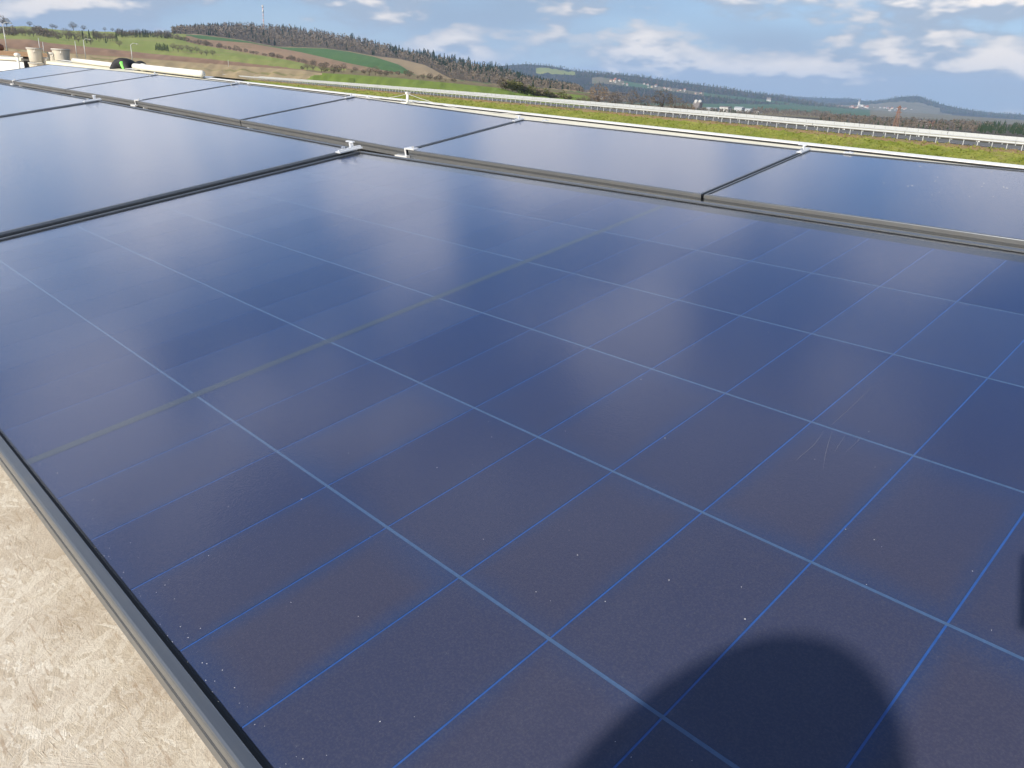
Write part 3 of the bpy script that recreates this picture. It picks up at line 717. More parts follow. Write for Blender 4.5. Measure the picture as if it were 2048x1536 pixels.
J += [(el, 0.048), (wr + (el - wr) * 0.12, 0.034), (pp(-0.25, 0.08, sh - 0.22), 0.048), (pp(-0.16, 0.22, zr + 0.24), 0.036)]
skin_mesh('body', J, [(0,1),(1,2),(2,3),(3,4),(2,5),(2,6),(0,7),(7,8),(8,9),(0,10),(10,11),(11,12),(6,13),(13,14),(5,15),(15,16)], M_NAVY, ph)
hd_ = head_mesh('head', HEAD, (0, 0.94, -0.34), (0, 0.34, 0.94), 0.21, M_SKIN, ph)
cap_mesh('hair', HEAD, (0, 0.94, -0.34), (0, 0.34, 0.94), 0.21, M_HAIR, ph, 1.06)
hand(ph, wr, (grip - wr) / np.linalg.norm(grip - wr) * 0.8 + phy * 0.2, -phx, phz * -0.5 - phx * 0.6, M_SKIN)
hand(ph, pp(-0.16, 0.22, zr + 0.24), (0, 0.6, -0.5), (1, 0, 0), (0, -0.3, -0.8), M_SKIN)
Rp = np.stack([phx, phy, phz], 1)
phone = empty('phone', PC, 'dark phone held sideways in front of the photographer', 'phone')
bm = bmesh.new(); bmesh.ops.create_cube(bm, size=1.0)
for v in bm.verts: v.co = Vector((v.co.x * 0.147, v.co.y * 0.0715, v.co.z * 0.0078))
ed = [e for e in bm.edges if abs(e.verts[0].co.z - e.verts[1].co.z) > 0.005]; bmesh.ops.bevel(bm, geom=ed, offset=0.010, segments=5, affect='EDGES')
me = bpy.data.meshes.new('phone_case'); bm.to_mesh(me); bm.free(); me.materials.append(M_PHONE)
me.transform(Matrix([[Rp[i][j] for j in range(3)] + [PC[i]] for i in range(3)] + [[0, 0, 0, 1]]))
o = bpy.data.objects.new('phone_case', me); col.objects.link(o); o.parent = phone; o.matrix_parent_inverse = phone.matrix_world.inverted()
m = MB(); m.box(PC + phz * 0.0045, (0.136, 0.062, 0.0008), Rp); m.build('screen', M_SEAL, phone)

# ------------------------------------------------------------------ landscape helpers
def interp_row(row, xs):
    r = np.array(row, float); return np.interp(xs, r[:, 0], r[:, 1]), np.interp(xs, r[:, 0], r[:, 2])
def mat_field(name, ca, cb, sx=0.02, sy=0.02, rot=0.0, fine=0.4, rows=0.0, bump=0.6, cc=None):
    t = NT(name); p = t.pos()
    big = t.noise(p, 0.006, 5, 0.6); sm = t.noise(p, fine, 4, 0.65)
    f = t.math('ADD', t.math('MULTIPLY', big, 0.6), t.math('MULTIPLY', sm, 0.4))
    c = t.mix(t.ramp(f, 0.30, 0.70), c4(*ca), c4(*cb))
    if cc: c = t.mix(t.math('MULTIPLY', t.ramp(t.noise(p, 0.03, 4, 0.6), 0.52, 0.68), 0.8), c, c4(*cc))
    if rows:
        w = t.n('ShaderNodeTexWave'); w.inputs['Scale'].default_value = rows; w.inputs['Distortion'].default_value = 1.5; w.inputs['Detail'].default_value = 2
        t.l(t.pos(rot=(0, 0, rot)), w.inputs['Vector']); c = t.mix(t.math('MULTIPLY', w.outputs['Fac'], 0.25), c, c4(*[k * 0.75 for k in ca]))
    return t.done(t.bsdf(c, 0.95, spec=0.1, normal=t.bump(sm, bump, 0.5)))
MF = dict(
    straw=mat_field('straw_verge', (.30, .225, .12), (.40, .31, .18), fine=0.25, cc=(.20, .19, .07)),
    plough=mat_field('ploughed_soil', (.235, .145, .090), (.31, .20, .13), fine=0.3, rows=0.08, rot=0.6),
    grass=mat_field('meadow_grass', (.175, .215, .052), (.260, .275, .078), fine=0.12, cc=(.25, .22, .09)),
    fresh=mat_field('fresh_green_field', (.135, .195, .030), (.20, .25, .045), fine=0.2, rows=0.10, rot=0.9),
    crop=mat_field('dark_green_crop', (.065, .135, .042), (.100, .175, .058), fine=0.2, rows=0.05, rot=0.4),
    pink=mat_field('dry_brown_field', (.24, .155, .095), (.31, .21, .13), fine=0.2, cc=(.19, .16, .07)),
    tan=mat_field('tan_field', (.27, .20, .11), (.33, .25, .15), fine=0.2, rows=0.05, rot=0.3),
    scrub=mat_field('scrubby_ground', (.15, .115, .065), (.21, .17, .09), fine=0.1, cc=(.14, .16, .05)),
    floor=mat_field('woodland_floor', (.075, .058, .040), (.115, .088, .058), fine=0.08),
    wood=mat_field('far_woodland', (.018, .024, .024), (.046, .043, .036), fine=0.02, bump=1.0),
    valley=mat_field('valley_crop', (.045, .105, .055), (.075, .135, .065), fine=0.02, cc=(.14, .13, .075)),
    dull=mat_field('dark_winter_ground', (.055, .048, .038), (.095, .080, .060), fine=0.06, cc=(.07, .075, .035)),
    pale=mat_field('pale_far_fields', (.14, .125, .085), (.20, .17, .115), fine=0.01, cc=(.085, .12, .05)),
)
SHEETS = {}
def loft(name, rows, mats, x0, x1, step=8, sub=5, rough=0.0, mat_fn=None):
    """terrain sheet through crest lines; rows from near to far, each a list of (image x, image y, distance) stations"""
    xs = np.arange(x0, x1 + step, step); Y = []; D = []
    for r in rows:
        y, d = interp_row(r, xs); Y.append(y); D.append(d)
    V = []; lines = []
    for k in range(len(rows) - 1):
        n = sub if k < len(rows) - 2 else sub
        for j in range(n):
            t = j / n; lines.append((k, t))
    lines.append((len(rows) - 2, 1.0))
    P3 = [np.array([at(x, y, d) for x, y, d in zip(xs, Y[k], D[k])]) for k in range(len(rows))]
    for (k, t) in lines:
        p = P3[k] * (1 - t) + P3[k+1] * t
        if rough and t not in (0.0, 1.0): p[:, 2] += rng.normal(0, rough, len(xs))
        V.append(p)
    nx = len(xs); verts = np.concatenate(V); faces = []; mi = []
    names_ = list(dict.fromkeys(m for m in mats if isinstance(m, str))); extra = []
    for a in range(len(lines) - 1):
        k = lines[a][0]
        for i in range(nx - 1):
            faces.append((a*nx+i, a*nx+i+1, (a+1)*nx+i+1, (a+1)*nx+i))
            m = mats[k] if isinstance(mats[k], str) else mats[k](xs[i], lines[a][1])
            if m not in names_: names_.append(m)
            mi.append(names_.index(m))
    o = mesh_obj(name, verts, faces, None, mats=[MF[m] for m in names_], midx=mi, smooth=True); tag(o, kind='structure')
    def pos(x, k, t):
        i = min(max((x - x0) / step, 0), nx - 1.001); a = int(i); f = i - a
        p = P3[k] * (1 - t) + P3[k+1] * t
        return p[a] * (1 - f) + p[a+1] * f
    SHEETS[name] = pos
    return o

# base ground out to the horizon
g = []; gf = []; NR = 64
rads = [0.5, 60, 300, 1500, 5000, 12000, 26000]
for r in rads:
    for t in np.linspace(0, 2*math.pi, NR, endpoint=False): g.append((-10 + r*math.cos(t), 2 + r*math.sin(t), float(np.interp(r, [0, 60, 300, 1500, 5000, 12000, 30000], [-7, -7, -16, -75, -130, -200, -300]))))
for i in range(len(rads)-1):
    for k in range(NR): gf.append((i*NR+k, i*NR+(k+1) % NR, (i+1)*NR+(k+1) % NR, (i+1)*NR+k))
gf.append(tuple(range(NR)))
o = mesh_obj('ground', g, gf, MF['pale']); tag(o, kind='structure')

# ---- road on its embankment with two guard rails
rail_px = [(2500, 352, 3.1), (2048, 300, 2.9), (1900, 285, 2.82), (1700, 265, 2.75), (1500, 247, 2.6), (1300, 230.5, 2.45), (1100, 213.5, 2.3), (1000, 204, 2.2), (900, 195.5, 2.12), (700, 176, 1.95), (600, 166.5, 1.85), (500, 158, 1.75), (430, 152.5, 1.7)]
RP = np.array([onz(px, py, CAM[2] - dr) for px, py, dr in rail_px])
cx = np.polyfit(RP[:, 0], RP[:, 1], 3); cz = np.polyfit(RP[:, 0], RP[:, 2], 3)
print('rail', np.round(RP, 1).tolist())
xs_ = np.linspace(RP[0, 0] + 3, max(RP[-1, 0], -520), 1600)
pts = np.stack([xs_, np.polyval(cx, xs_), np.polyval(cz, xs_)], 1)
seg = np.concatenate([[0], np.cumsum(np.linalg.norm(np.diff(pts[:, :2], axis=0), axis=1))])
def along(s):
    i = min(np.searchsorted(seg, s), len(seg) - 1); i = max(i, 1); t = (s - seg[i-1]) / (seg[i] - seg[i-1] + 1e-9)
    p = pts[i-1] * (1 - t) + pts[i] * t; d = pts[i] - pts[i-1]; d[2] = 0; d /= np.linalg.norm(d); return p, d
LEN = seg[-1]; print('rail length', LEN)
def side(d): return np.array([d[1], -d[0], 0])      # away from the camera (to the far side of the road)
p_, d_ = along(5.0); sgn = 1.0 if side(d_)[1] > 0 else -1.0
def mat_bank():
    t = NT('embankment_grass'); p = t.pos()
    a = t.noise(p, 0.35, 5, 0.65); b = t.noise(p, 3.5, 4, 0.7); 
    c = t.mix(t.ramp(a, 0.35, 0.65), c4(.180, .210, .032), c4(.275, .275, .065))
    c = t.mix(t.math('MULTIPLY', t.ramp(b, 0.42, 0.66), 0.6), c, c4(.100, .130, .022))
    c = t.mix(t.math('MULTIPLY', t.ramp(t.noise(p, 0.9, 4, 0.6), 0.56, 0.72), 0.7), c, c4(.25, .21, .09))
    return t.done(t.bsdf(c, 0.95, spec=0.1, normal=t.bump(b, 0.9, 0.25)))
def mat_dead():
    t = NT('dry_grass_verge'); p = t.pos(); a = t.noise(p, 0.5, 5, 0.65); b = t.noise(p, 5, 4, 0.7)
    c = t.mix(t.ramp(a, 0.35, 0.65), c4(.27, .165, .085), c4(.22, .19, .075)); c = t.mix(t.math('MULTIPLY', b, 0.4), c, c4(.36, .26, .15))
    return t.done(t.bsdf(c, 0.95, spec=0.1, normal=t.bump(b, 0.9, 0.2)))
def mat_asphalt():
    t = NT('road_asphalt'); p = t.pos(); a = t.noise(p, 0.4, 4); b = t.noise(p, 40, 2)
    return t.done(t.bsdf(t.mix(t.math('ADD', t.math('MULTIPLY', a, .6), t.math('MULTIPLY', b, .4)), c4(.105, .105, .105), c4(.150, .148, .142)), 0.9, spec=0.2))
M_BANK, M_DEAD, M_ROAD = mat_bank(), mat_dead(), mat_asphalt()
def ribbon(name, prof, mat, mats=None, mi=None, n=420, jit=0.0, kind='structure'):
    v = []; f = []; idx = []; k = len(prof)
    for s in LEN * (np.linspace(0, 1, n) ** 1.6):
        p, d = along(s); a = side(d) * sgn
        for j, (off, dz_) in enumerate(prof):
            q = p + a * off + np.array([0, 0, dz_])
            if jit and 0 < j < k - 1: q[2] += rng.normal(0, jit)
            v.append(q)
    for i in range(n-1):
        for j in range(k-1): f.append((i*k+j, i*k+j+1, (i+1)*k+j+1, (i+1)*k+j)); idx.append(0 if mi is None else mi[j])
    o = mesh_obj(name, v, f, mat, mats=mats or [mat], midx=idx, smooth=True)
    if kind: tag(o, kind=kind)
    return o
offs = [-26, -16, -11, -8, -6, -4.6, -3.4, -2.4, -1.6, -1.0, -0.4, 0.45]
ribbon('embankment', [(o_, -5.2 if o_ <= -26 else -0.02 + min(0, (o_ + 0.9)) * 0.26) for o_ in offs], M_BANK, mats=[M_BANK, M_DEAD], mi=[0, 0, 0, 0, 0, 0, 0, 0, 1, 1, 1], jit=0.05)
ribbon('road', [(0.45, -0.01), (1.2, 0.02), (8.3, 0.02), (9.0, -0.01)], M_ROAD)
ribbon('far_verge', [(9.0, -0.02), (10.5, -0.05), (16, -1.3), (30, -2.6)], M_BANK)
M_LINE = plain('road_paint', (.75, .75, .72), 0.7)
ribbon('edge_line', [(1.5, 0.026), (1.65, 0.026)], M_LINE)
M_ZINC = plain('galvanised_steel', (.55, .56, .54), 0.38, 0.35, var=0.08, scale=1.5)
def guard_rail(off, label, s_end, step, flip):
    p0, d0 = along(0.5); root = empty('guard_rail', p0 + side(d0) * sgn * off, label, 'guard rail')
    prof = [(0.0, 0.44), (0.03, 0.46), (0.075, 0.50), (0.03, 0.565), (0.0, 0.595), (0.03, 0.625), (0.075, 0.69), (0.03, 0.73), (0.0, 0.75), (-0.012, 0.75), (-0.012, 0.44)]
    s = 0.0; L = step * 8
    pm = bpy.data.meshes.new('post'); h = 0.72; w1, w2 = 0.05, 0.08
    pm.from_pydata([(x*w1/2, y*w2/2, z) for z in (-0.3, h) for x, y in ((-1,-1),(1,-1),(1,1),(-1,1))], [], [(0,1,5,4),(1,2,6,5),(2,3,7,6),(3,0,4,7),(4,5,6,7)]); pm.materials.append(M_ZINC)
    n = 0
    while s < s_end:
        k = len(prof); v = []; f = []; e = min(s + L - 0.05, LEN - 1)
        st = np.linspace(s, e, 9)
        for q in st:
            p, d = along(q); a = side(d) * sgn
            for (yy, zz) in prof: v.append(p + a * (off - flip * (yy + 0.06)) + np.array([0, 0, zz]))
        for i in range(8):
            for j in range(k): f.append((i*k+j, i*k+(j+1) % k, (i+1)*k+(j+1) % k, (i+1)*k+j))
        mesh_obj('rail_beam', v, f, M_ZINC, root)
        for q in np.arange(s + step / 2, e + 0.01, step):
            if n >= 290: break
            p, d = along(q); a = side(d) * sgn; o = bpy.data.objects.new('post', pm); col.objects.link(o); o.parent = root; o.matrix_parent_inverse = root.matrix_world.inverted()
            o.matrix_basis = Matrix.Translation((p + a * off).tolist()) @ Matrix.Rotation(math.atan2(d[1], d[0]), 4, 'Z'); n += 1
        s += L
    return root
guard_rail(0.0, 'long white steel guard rail on the near side of the road', min(LEN - 2, 420), 1.15, 1)
guard_rail(9.2, 'steel guard rail on the far side of the road, half hidden', min(LEN - 2, 300), 1.15, -1)
# tufts of grass on the bank
mb = MB()
tf = rng.uniform(0, 1, 5200)
for q in tf:
    s = LEN * q ** 2.2; p, d = along(s); off = -rng.uniform(0.2, 6.5); a = side(d) * sgn
    b = p + a * off + np.array([0, 0, -0.03 + min(0, (off + 0.9)) * 0.26]); h = rng.uniform(0.08, 0.22); 
    for _ in range(3):
        t = rng.uniform(0, math.pi); w = np.array([math.cos(t), math.sin(t), 0]) * rng.uniform(0.03, 0.08); lean = np.array([rng.normal(0, .1), rng.normal(0, .1), h])
        mb.add([b - w, b + w, b + lean], [(0, 1, 2)])
o = mb.build('grass_tuft', M_BANK); tag(o, 'grass tufts covering the road embankment', 'grass', kind='stuff')

# ---- left hillside with its fields
HA = [(-700, 84, 240), (0, 131, 240), (200, 140, 240), (430, 153, 240), (600, 170, 220), (800, 186, 190), (1000, 202, 180), (1180, 217, 180)]
HBr = [(-700, 48, 450), (0, 95, 450), (100, 104, 450), (200, 111, 450), (300, 118, 440), (400, 126, 430), (500, 133, 420), (600, 140, 400), (640, 146, 380), (700, 149, 370), (800, 157, 350), (900, 166, 330), (1000, 176, 320), (1050, 190, 300), (1180, 212, 300)]
HC = [(-700, 30, 620), (0, 78, 620), (60, 79, 620), (100, 86, 620), (200, 96, 620), (300, 107, 600), (400, 116, 560), (500, 127, 520), (560, 134, 480), (600, 139, 450), (640, 143, 440), (700, 140, 520), (800, 149, 520), (900, 161, 480), (1000, 172, 450), (1050, 180, 430), (1100, 184, 430), (1180, 192, 430)]
HD = [(-700, 20, 900), (0, 66, 900), (100, 72, 900), (200, 75, 900), (300, 76, 900), (350, 78, 900), (400, 90, 850), (500, 107, 750), (580, 121, 660), (640, 134, 600), (700, 138.5, 570), (800, 148, 570), (900, 160, 530), (1000, 171, 520), (1100, 180, 520), (1180, 189, 520)]
HE = [(-700, 16, 1000), (0, 62, 1000), (200, 68, 1000), (340, 70, 1000), (380, 72, 1000), (400, 78, 980), (500, 86, 950), (600, 104, 860), (700, 127, 720), (800, 147, 620), (900, 159.5, 560), (1000, 170.5, 560), (1100, 179, 560), (1180, 188, 560)]
HF = [(-700, 13, 1150), (0, 58, 1150), (200, 66, 1150), (340, 68, 1150), (400, 70, 1150), (480, 80, 1150), (550, 94, 1100), (650, 97, 1100), (700, 104, 1050), (750, 114, 980), (800, 130, 850), (830, 150, 700), (900, 159, 600), (1000, 170, 600), (1100, 178, 600), (1180, 187, 600)]
HG = [(-700, 12, 1200), (0, 57.5, 1200), (200, 65.5, 1200), (340, 67.5, 1200), (400, 69, 1200), (480, 79, 1200), (550, 93, 1180), (650, 96.5, 1180), (700, 103, 1150), (750, 112, 1120), (800, 118, 1080), (850, 130, 950), (880, 146, 800), (900, 156, 700), (945, 164, 650), (1000, 169, 650), (1100, 177, 650), (1180, 186, 650)]
HH = [(-700, 8, 1500), (0, 54, 1500), (50, 52, 1500), (130, 61, 1500), (200, 63, 1500), (300, 66, 1500), (340, 66, 1550), (400, 60, 1650), (480, 56, 1700), (560, 61, 1700), (640, 69, 1700), (740, 90, 1650), (800, 105, 1600), (850, 114, 1550), (900, 124, 1500), (960, 134, 1450), (1000, 142, 1400), (1050, 159, 1300), (1100, 169, 1250), (1150, 178, 1200), (1165, 188, 1100), (1180, 200, 1000)]
HI = [(x, y + 22, d + 700) for x, y, d in HH]
loft('left_hill', [HA, HBr, HC, HD, HE, HF, HG, HH, HI],
     [lambda x, t: 'straw' if x < 600 + 45 * t else 'fresh', lambda x, t: 'plough' if x < 610 else ('scrub' if x < 1030 else 'fresh'), lambda x, t: 'grass' if x < 690 else 'scrub', lambda x, t: 'grass' if x < 365 else ('pink' if x < 900 else 'scrub'),
      lambda x, t: 'grass' if x < 365 else 'crop', lambda x, t: 'grass' if x < 365 else 'tan', lambda x, t: 'grass' if x < 345 else 'floor', 'floor'], -700, 1180, 8, 6, 0.3)
# ---- plain and valley to the right of the hill
loft('valley_floor', [[(900, 196, 190), (1100, 214, 190), (1300, 231, 150), (1500, 248, 130), (1700, 266, 110), (2048, 300, 95), (3000, 400, 80)],
                      [(900, 188, 420), (1100, 207, 420), (1300, 224, 420), (1500, 239, 420), (1700, 253, 420), (2048, 279, 420), (3000, 350, 420)],
                      [(900, 183, 1300), (1100, 200, 1300), (1300, 216, 1300), (1500, 229, 1300), (1640, 236, 1300), (1800, 246, 1300), (2048, 257, 1300), (3000, 310, 1300)],
                      [(900, 178, 2300), (1100, 196, 2300), (1300, 210, 2300), (1400, 214, 2300), (1560, 222, 2300), (1700, 230, 2300), (2048, 250, 2300), (3000, 300, 2300)],
                      [(900, 172, 3900), (1100, 186, 3900), (1300, 196, 3900), (1400, 198, 3900), (1560, 205, 3900), (1700, 217, 3900), (2048, 240, 3900), (3000, 290, 3900)]],
     ['dull', lambda x, t: 'dull' if x > 1560 else ('scrub' if t < 0.5 else 'dull'), lambda x, t: 'scrub' if x < 1640 else 'dull', lambda x, t: 'valley' if x < 1730 else 'pale'], 900, 3000, 12, 5, 0.2)
loft('village_ridge', [[(880, 205, 2300), (1200, 208, 2300), (1400, 216, 2600), (1700, 240, 3000), (1800, 252, 3000)],
                       [(880, 180, 3300), (1150, 172, 3300), (1200, 166, 3300), (1300, 178, 3300), (1420, 193, 3300), (1560, 207, 3500), (1700, 224, 3600), (1800, 240, 3600)],
                       [(880, 172, 3500), (1150, 158, 3500), (1200, 154, 3500), (1300, 170, 3500), (1420, 187, 3500), (1560, 203, 3700), (1700, 222, 3700), (1800, 239, 3700)],
                       [(880, 140, 4500), (950, 136, 4500), (1000, 132, 4500), (1050, 128, 4500), (1100, 132, 4500), (1140, 140, 4500), (1200, 147, 4500), (1260, 151, 4500), (1300, 156, 4500), (1350, 164, 4500), (1400, 170, 4500), (1450, 177, 4500), (1500, 185, 4500), (1560, 193, 4500), (1640, 209, 4300), (1700, 220, 4200), (1800, 238, 4200)],
                       [(880, 160, 5200), (1800, 260, 5000)]],
     ['wood', lambda x, t: 'valley' if 1240 < x < 1300 or x > 1400 else ('pale' if 1180 < x < 1440 else 'wood'), lambda x, t: ('grass' if 1070 < x < 1150 and 0.3 < t < 0.72 else 'wood'), 'wood'], 880, 1800, 8, 5, 2.0)
loft('far_ridge', [[(1350, 214, 5200), (1560, 212, 5200), (1700, 224, 5200), (2048, 246, 5200), (3000, 300, 5200)],
                   [(1350, 184, 8200), (1440, 187, 8200), (1500, 188, 8200), (1560, 190, 8200), (1600, 194, 8200), (1640, 196, 8200), (1700, 197, 8200), (1740, 203, 8200), (1800, 209, 8200), (2048, 231, 8200), (2300, 243, 8200), (3000, 285, 8200)],
                   [(1350, 200, 9500), (3000, 330, 9500)]], [lambda x, t: 'pale' if t < 0.35 else 'wood', 'wood'], 1350, 3000, 10, 6, 5.0)
loft('cone_hill', [[(1600, 219, 4300), (1740, 226, 4300), (2048, 246, 4300), (2400, 268, 4300)],
                   [(1600, 212, 5200), (1740, 213, 5200), (1800, 215, 5200), (1900, 228, 5200), (2048, 240, 5200), (2400, 262, 5200)],
                   [(1600, 211, 6400), (1720, 207, 6400), (1750, 203, 6400), (1780, 198, 6400), (1800, 194, 6400), (1830, 192, 6400), (1842, 193, 6400), (1852, 199, 6400), (1880, 208, 6400), (1920, 217, 6400), (1980, 227, 6400), (2010, 228, 6400), (2060, 230, 6400), (2200, 240, 6400), (2400, 256, 6400)],
                   [(1600, 235, 7600), (2400, 280, 7600)]], [lambda x, t: 'pale' if x < 1900 else 'wood', lambda x, t: 'pale' if (t < 0.45 and x < 1880) else 'wood', 'wood'], 1600, 2400, 8, 6, 2.5)

# ------------------------------------------------------------------ trees
def mat_leaf(name, a, b, hue=0.0):
    t = NT(name); oi = t.n('ShaderNodeObjectInfo'); p = t.pos(); n = t.noise(p, 0.5, 3, 0.6)
    f = t.math('ADD', t.math('MULTIPLY', n, 0.7), t.math('MULTIPLY', oi.outputs['Random'], 0.3))
    return t.done(t.bsdf(t.mix(t.ramp(f, 0.25, 0.75), c4(*a), c4(*b)), 0.9, spec=0.1))
M_TWIG = mat_leaf('bare_twigs', (.095, .078, .060), (.175, .142, .105)); M_TWIGR = mat_leaf('reddish_twigs', (.15, .105, .065), (.22, .16, .10)); M_CONI = mat_leaf('conifer_needles', (.016, .030, .014), (.036, .056, .024))
M_BUSH = mat_leaf('green_bush_leaves', (.085, .090, .032), (.15, .145, .055)); M_BARK = plain('tree_bark', (.085, .065, .050), 0.95, var=0.2, scale=2)
def card(m, c, s, thin=1.0):
    a = rng.normal(0, 1, 3); a /= np.linalg.norm(a); b = np.cross(a, rng.normal(0, 1, 3)); b /= np.linalg.norm(b)
    c = np.array(c); m.add([c - a*s, c + b*s*0.5*thin, c + a*s, c - b*s*0.5*thin], [(0, 1, 2, 3)])
def tree_proto(kind):
    root = bpy.data.objects.new('tree', None); col.objects.link(root); tr = MB(); cr = MB()
    if kind in ('bare', 'red'):
        tr.tube([(0, 0, -0.5), (0, 0, 2.5), (0.2, 0.1, 5)], [0.4, 0.32, 0.2], 7)
        for i in range(9):
            t = 2*math.pi*i/9 + rng.uniform(-.3, .3); r = rng.uniform(1.6, 3.6); z = rng.uniform(5.5, 9.5)
            tr.tube([(0.1, 0, rng.uniform(2.2, 4.5)), (r*.5*math.cos(t), r*.5*math.sin(t), z*.72), (r*math.cos(t), r*math.sin(t), z)], [0.15, 0.09, 0.03], 5)
        for i in range(900):
            d = rng.normal(0, 1, 3); d /= np.linalg.norm(d); q = rng.uniform(0.45, 1.0) ** 0.6
            lump = 1 + 0.22 * math.sin(3*d[0] + 1.7) * math.cos(4*d[1]) + 0.12 * math.sin(7*d[2] + 5*d[0])
            card(cr, (d[0]*5.6*q*lump, d[1]*5.6*q*lump, 6.6 + d[2]*4.0*q*lump), rng.uniform(0.35, 0.8), 0.28)
        mat = M_TWIG if kind == 'bare' else M_TWIGR
    elif kind == 'conifer':
        tr.tube([(0, 0, -0.5), (0, 0, 9), (0, 0, 17)], [0.3, 0.2, 0.04], 6)
        for i in range(460):
            z = rng.uniform(1.5, 17.5); r = 2.7 * (1 - z/18.5) * rng.uniform(0.55, 1.08) + 0.1; t = rng.uniform(0, 2*math.pi)
            card(cr, (r*math.cos(t), r*math.sin(t), z - 0.25*r), rng.uniform(0.45, 0.95), 0.7)
        mat = M_CONI
    else:
        tr.tube([(0, 0, -0.4), (0, 0, 1.2)], [0.14, 0.08], 6)
        for i in range(300):
            d = rng.normal(0, 1, 3); d /= np.linalg.norm(d); q = rng.uniform(0.3, 1.0) ** 0.5; lump = 1 + 0.25 * math.sin(4*d[0] + 2*d[1])
            card(cr, (d[0]*2.3*q*lump, d[1]*2.3*q*lump, 1.9 + d[2]*1.7*q*lump), rng.uniform(0.25, 0.5), 0.7)
        mat = M_BUSH if kind == 'bush' else M_TWIG
    tr.build('trunk', M_BARK, root, True); cr.build('crown', mat, root)
    root.location = (0, 0, -500)
    return root
PROTO = {k: [tree_proto(k) for _ in range(2)] for k in ('bare', 'red', 'conifer', 'bush', 'twigbush')}
USED = set()
NATH = {'bare': 10.8, 'red': 10.8, 'conifer': 18.0, 'bush': 3.6, 'twigbush': 3.6}
def plant(kind, base, height, label, group, name=None):
    pr_ = PROTO[kind][int(rng.integers(0, 2))]; s = height / NATH[kind]
    sc = (s * rng.uniform(.88, 1.18), s * rng.uniform(.88, 1.18), s)
    if pr_.as_pointer() not in USED:
        USED.add(pr_.as_pointer()); o = pr_; o.location = tuple(map(float, base)); o.scale = sc; o.rotation_euler = (0, 0, rng.uniform(0, 6.28))
    else: o = copy_tree(pr_, base, rng.uniform(0, 6.28), sc)
    tag(o, label, 'bush' if 'bush' in kind else 'tree', group)
    o.name = name or {'bare': 'leafless_tree', 'red': 'leafless_tree', 'conifer': 'conifer', 'bush': 'bush', 'twigbush': 'bush'}[kind]
    return o
L = SHEETS['left_hill']; VF = SHEETS['valley_floor']; VR = SHEETS['village_ridge']; CH = SHEETS['cone_hill']; FR = SHEETS['far_ridge']
def hpx(p, px_tall):
    return px_tall * np.linalg.norm(p - CAM) / F
def put(kind, x, k, t, tall, label, group, sheet=None):
    b = (sheet or L)(x, k, t); return plant(kind, b, hpx(b, tall), label, group)
# three round leafless trees behind the road, hedge, clumps
for (x, y, d, tall, lab) in ((1195, 219, 330, 44, 'big round leafless tree, left of the three behind the guard rail'), (1262, 223, 340, 38, 'round leafless tree, middle of the three behind the guard rail'), (1322, 229, 330, 44, 'wide leafless tree, right of the three behind the guard rail'), (1228, 222, 352, 34, 'smaller leafless tree between the left and middle round ones'), (1172, 216, 345, 26, 'low leafless tree at the left end of the round clump'), (1290, 226, 345, 32, 'leafless tree between the middle and right round ones'), (1350, 231, 345, 33, 'leafless tree just right of the wide one'), (1374, 232, 350, 24, 'low leafless tree at the right end of the round clump')):
    b = at(x, y, d); plant('red' if x in (1195, 1374) else 'bare', b, hpx(b, tall), lab, 'round leafless trees behind the road')
for i in range(26):
    x = 1005 + i * 6.4 + rng.uniform(-2, 2); b = at(x, 176 + (x - 1005) * 0.245 + rng.uniform(0, 3), 300 + (x - 1005) * 0.3)
    plant('bush' if rng.uniform() < 0.6 else 'twigbush', b, hpx(b, rng.uniform(12, 20)), nth(i + 1) + ' bush from the left in the hedge along the bright green field', 'hedge bushes along the green field')
for i in range(10):
    x = 312 + i * 2.7; b = L(x, 2, 0.18 + rng.uniform(-.03, .03)); plant('conifer', b, hpx(b, rng.uniform(9, 12)), nth(i + 1) + ' conifer from the left in the dark clump on the green slope', 'dark clump on the green slope')
for i in range(9):
    x = 345 + i * 10 + rng.uniform(-3, 3); b = L(x, 2, 0.22 + rng.uniform(-.05, .08)); plant('bare', b, hpx(b, rng.uniform(7, 12)), nth(i + 1) + ' small leafless tree to the right of the dark conifer clump', 'leafless saplings on the green slope')
for i in range(42):
    x = 236 + i * 2.6 + rng.uniform(-1.2, 1.2); b = L(x, 3, 0.2 + rng.uniform(-.2, .2)); plant('conifer' if rng.uniform() < 0.4 else 'bare', b, hpx(b, rng.uniform(9, 13)), nth(i + 1) + ' tree from the left in the dark treeline on the left crest', 'treeline on the left crest')
for i in range(24):
    x = 2 + i * 5.0 + rng.uniform(-2, 2); b = L(x, 2, 0.75 + rng.uniform(-.25, .2)); plant('bare' if rng.uniform() < 0.6 else 'twigbush', b, hpx(b, rng.uniform(8, 15)), nth(i + 1) + ' leafless tree from the left in the brown far left thicket', 'thicket at far left')
for i in range(26):
    x = 132 + i * 4.2 + rng.uniform(-2, 2); b = L(x, 2, 0.35 + rng.uniform(-.25, .45)); plant('bare' if rng.uniform() < 0.75 else 'conifer', b, hpx(b, rng.uniform(9, 17)), nth(i + 1) + ' tree from the left in the grove above the ploughed field', 'grove above the ploughed field')
for i in range(40):
    x = 335 + i * 8.2 + rng.uniform(-3, 3); b = L(x, 3, 0.03); plant('twigbush', b, hpx(b, rng.uniform(4, 9)), nth(i + 1) + ' bush from the left in the brown hedgerow crossing the hillside', 'hedgerow crossing the hillside')
for i in range(26):
    x = 605 + i * 12 + rng.uniform(-4, 4); b = L(x, 1, 0.45 + rng.uniform(-.3, .3)); plant('twigbush' if rng.uniform() < .6 else 'bare', b, hpx(b, rng.uniform(6, 15)), nth(i + 1) + ' shrub from the left on the scrub strip above the bright field', 'scrub strip above the bright field')
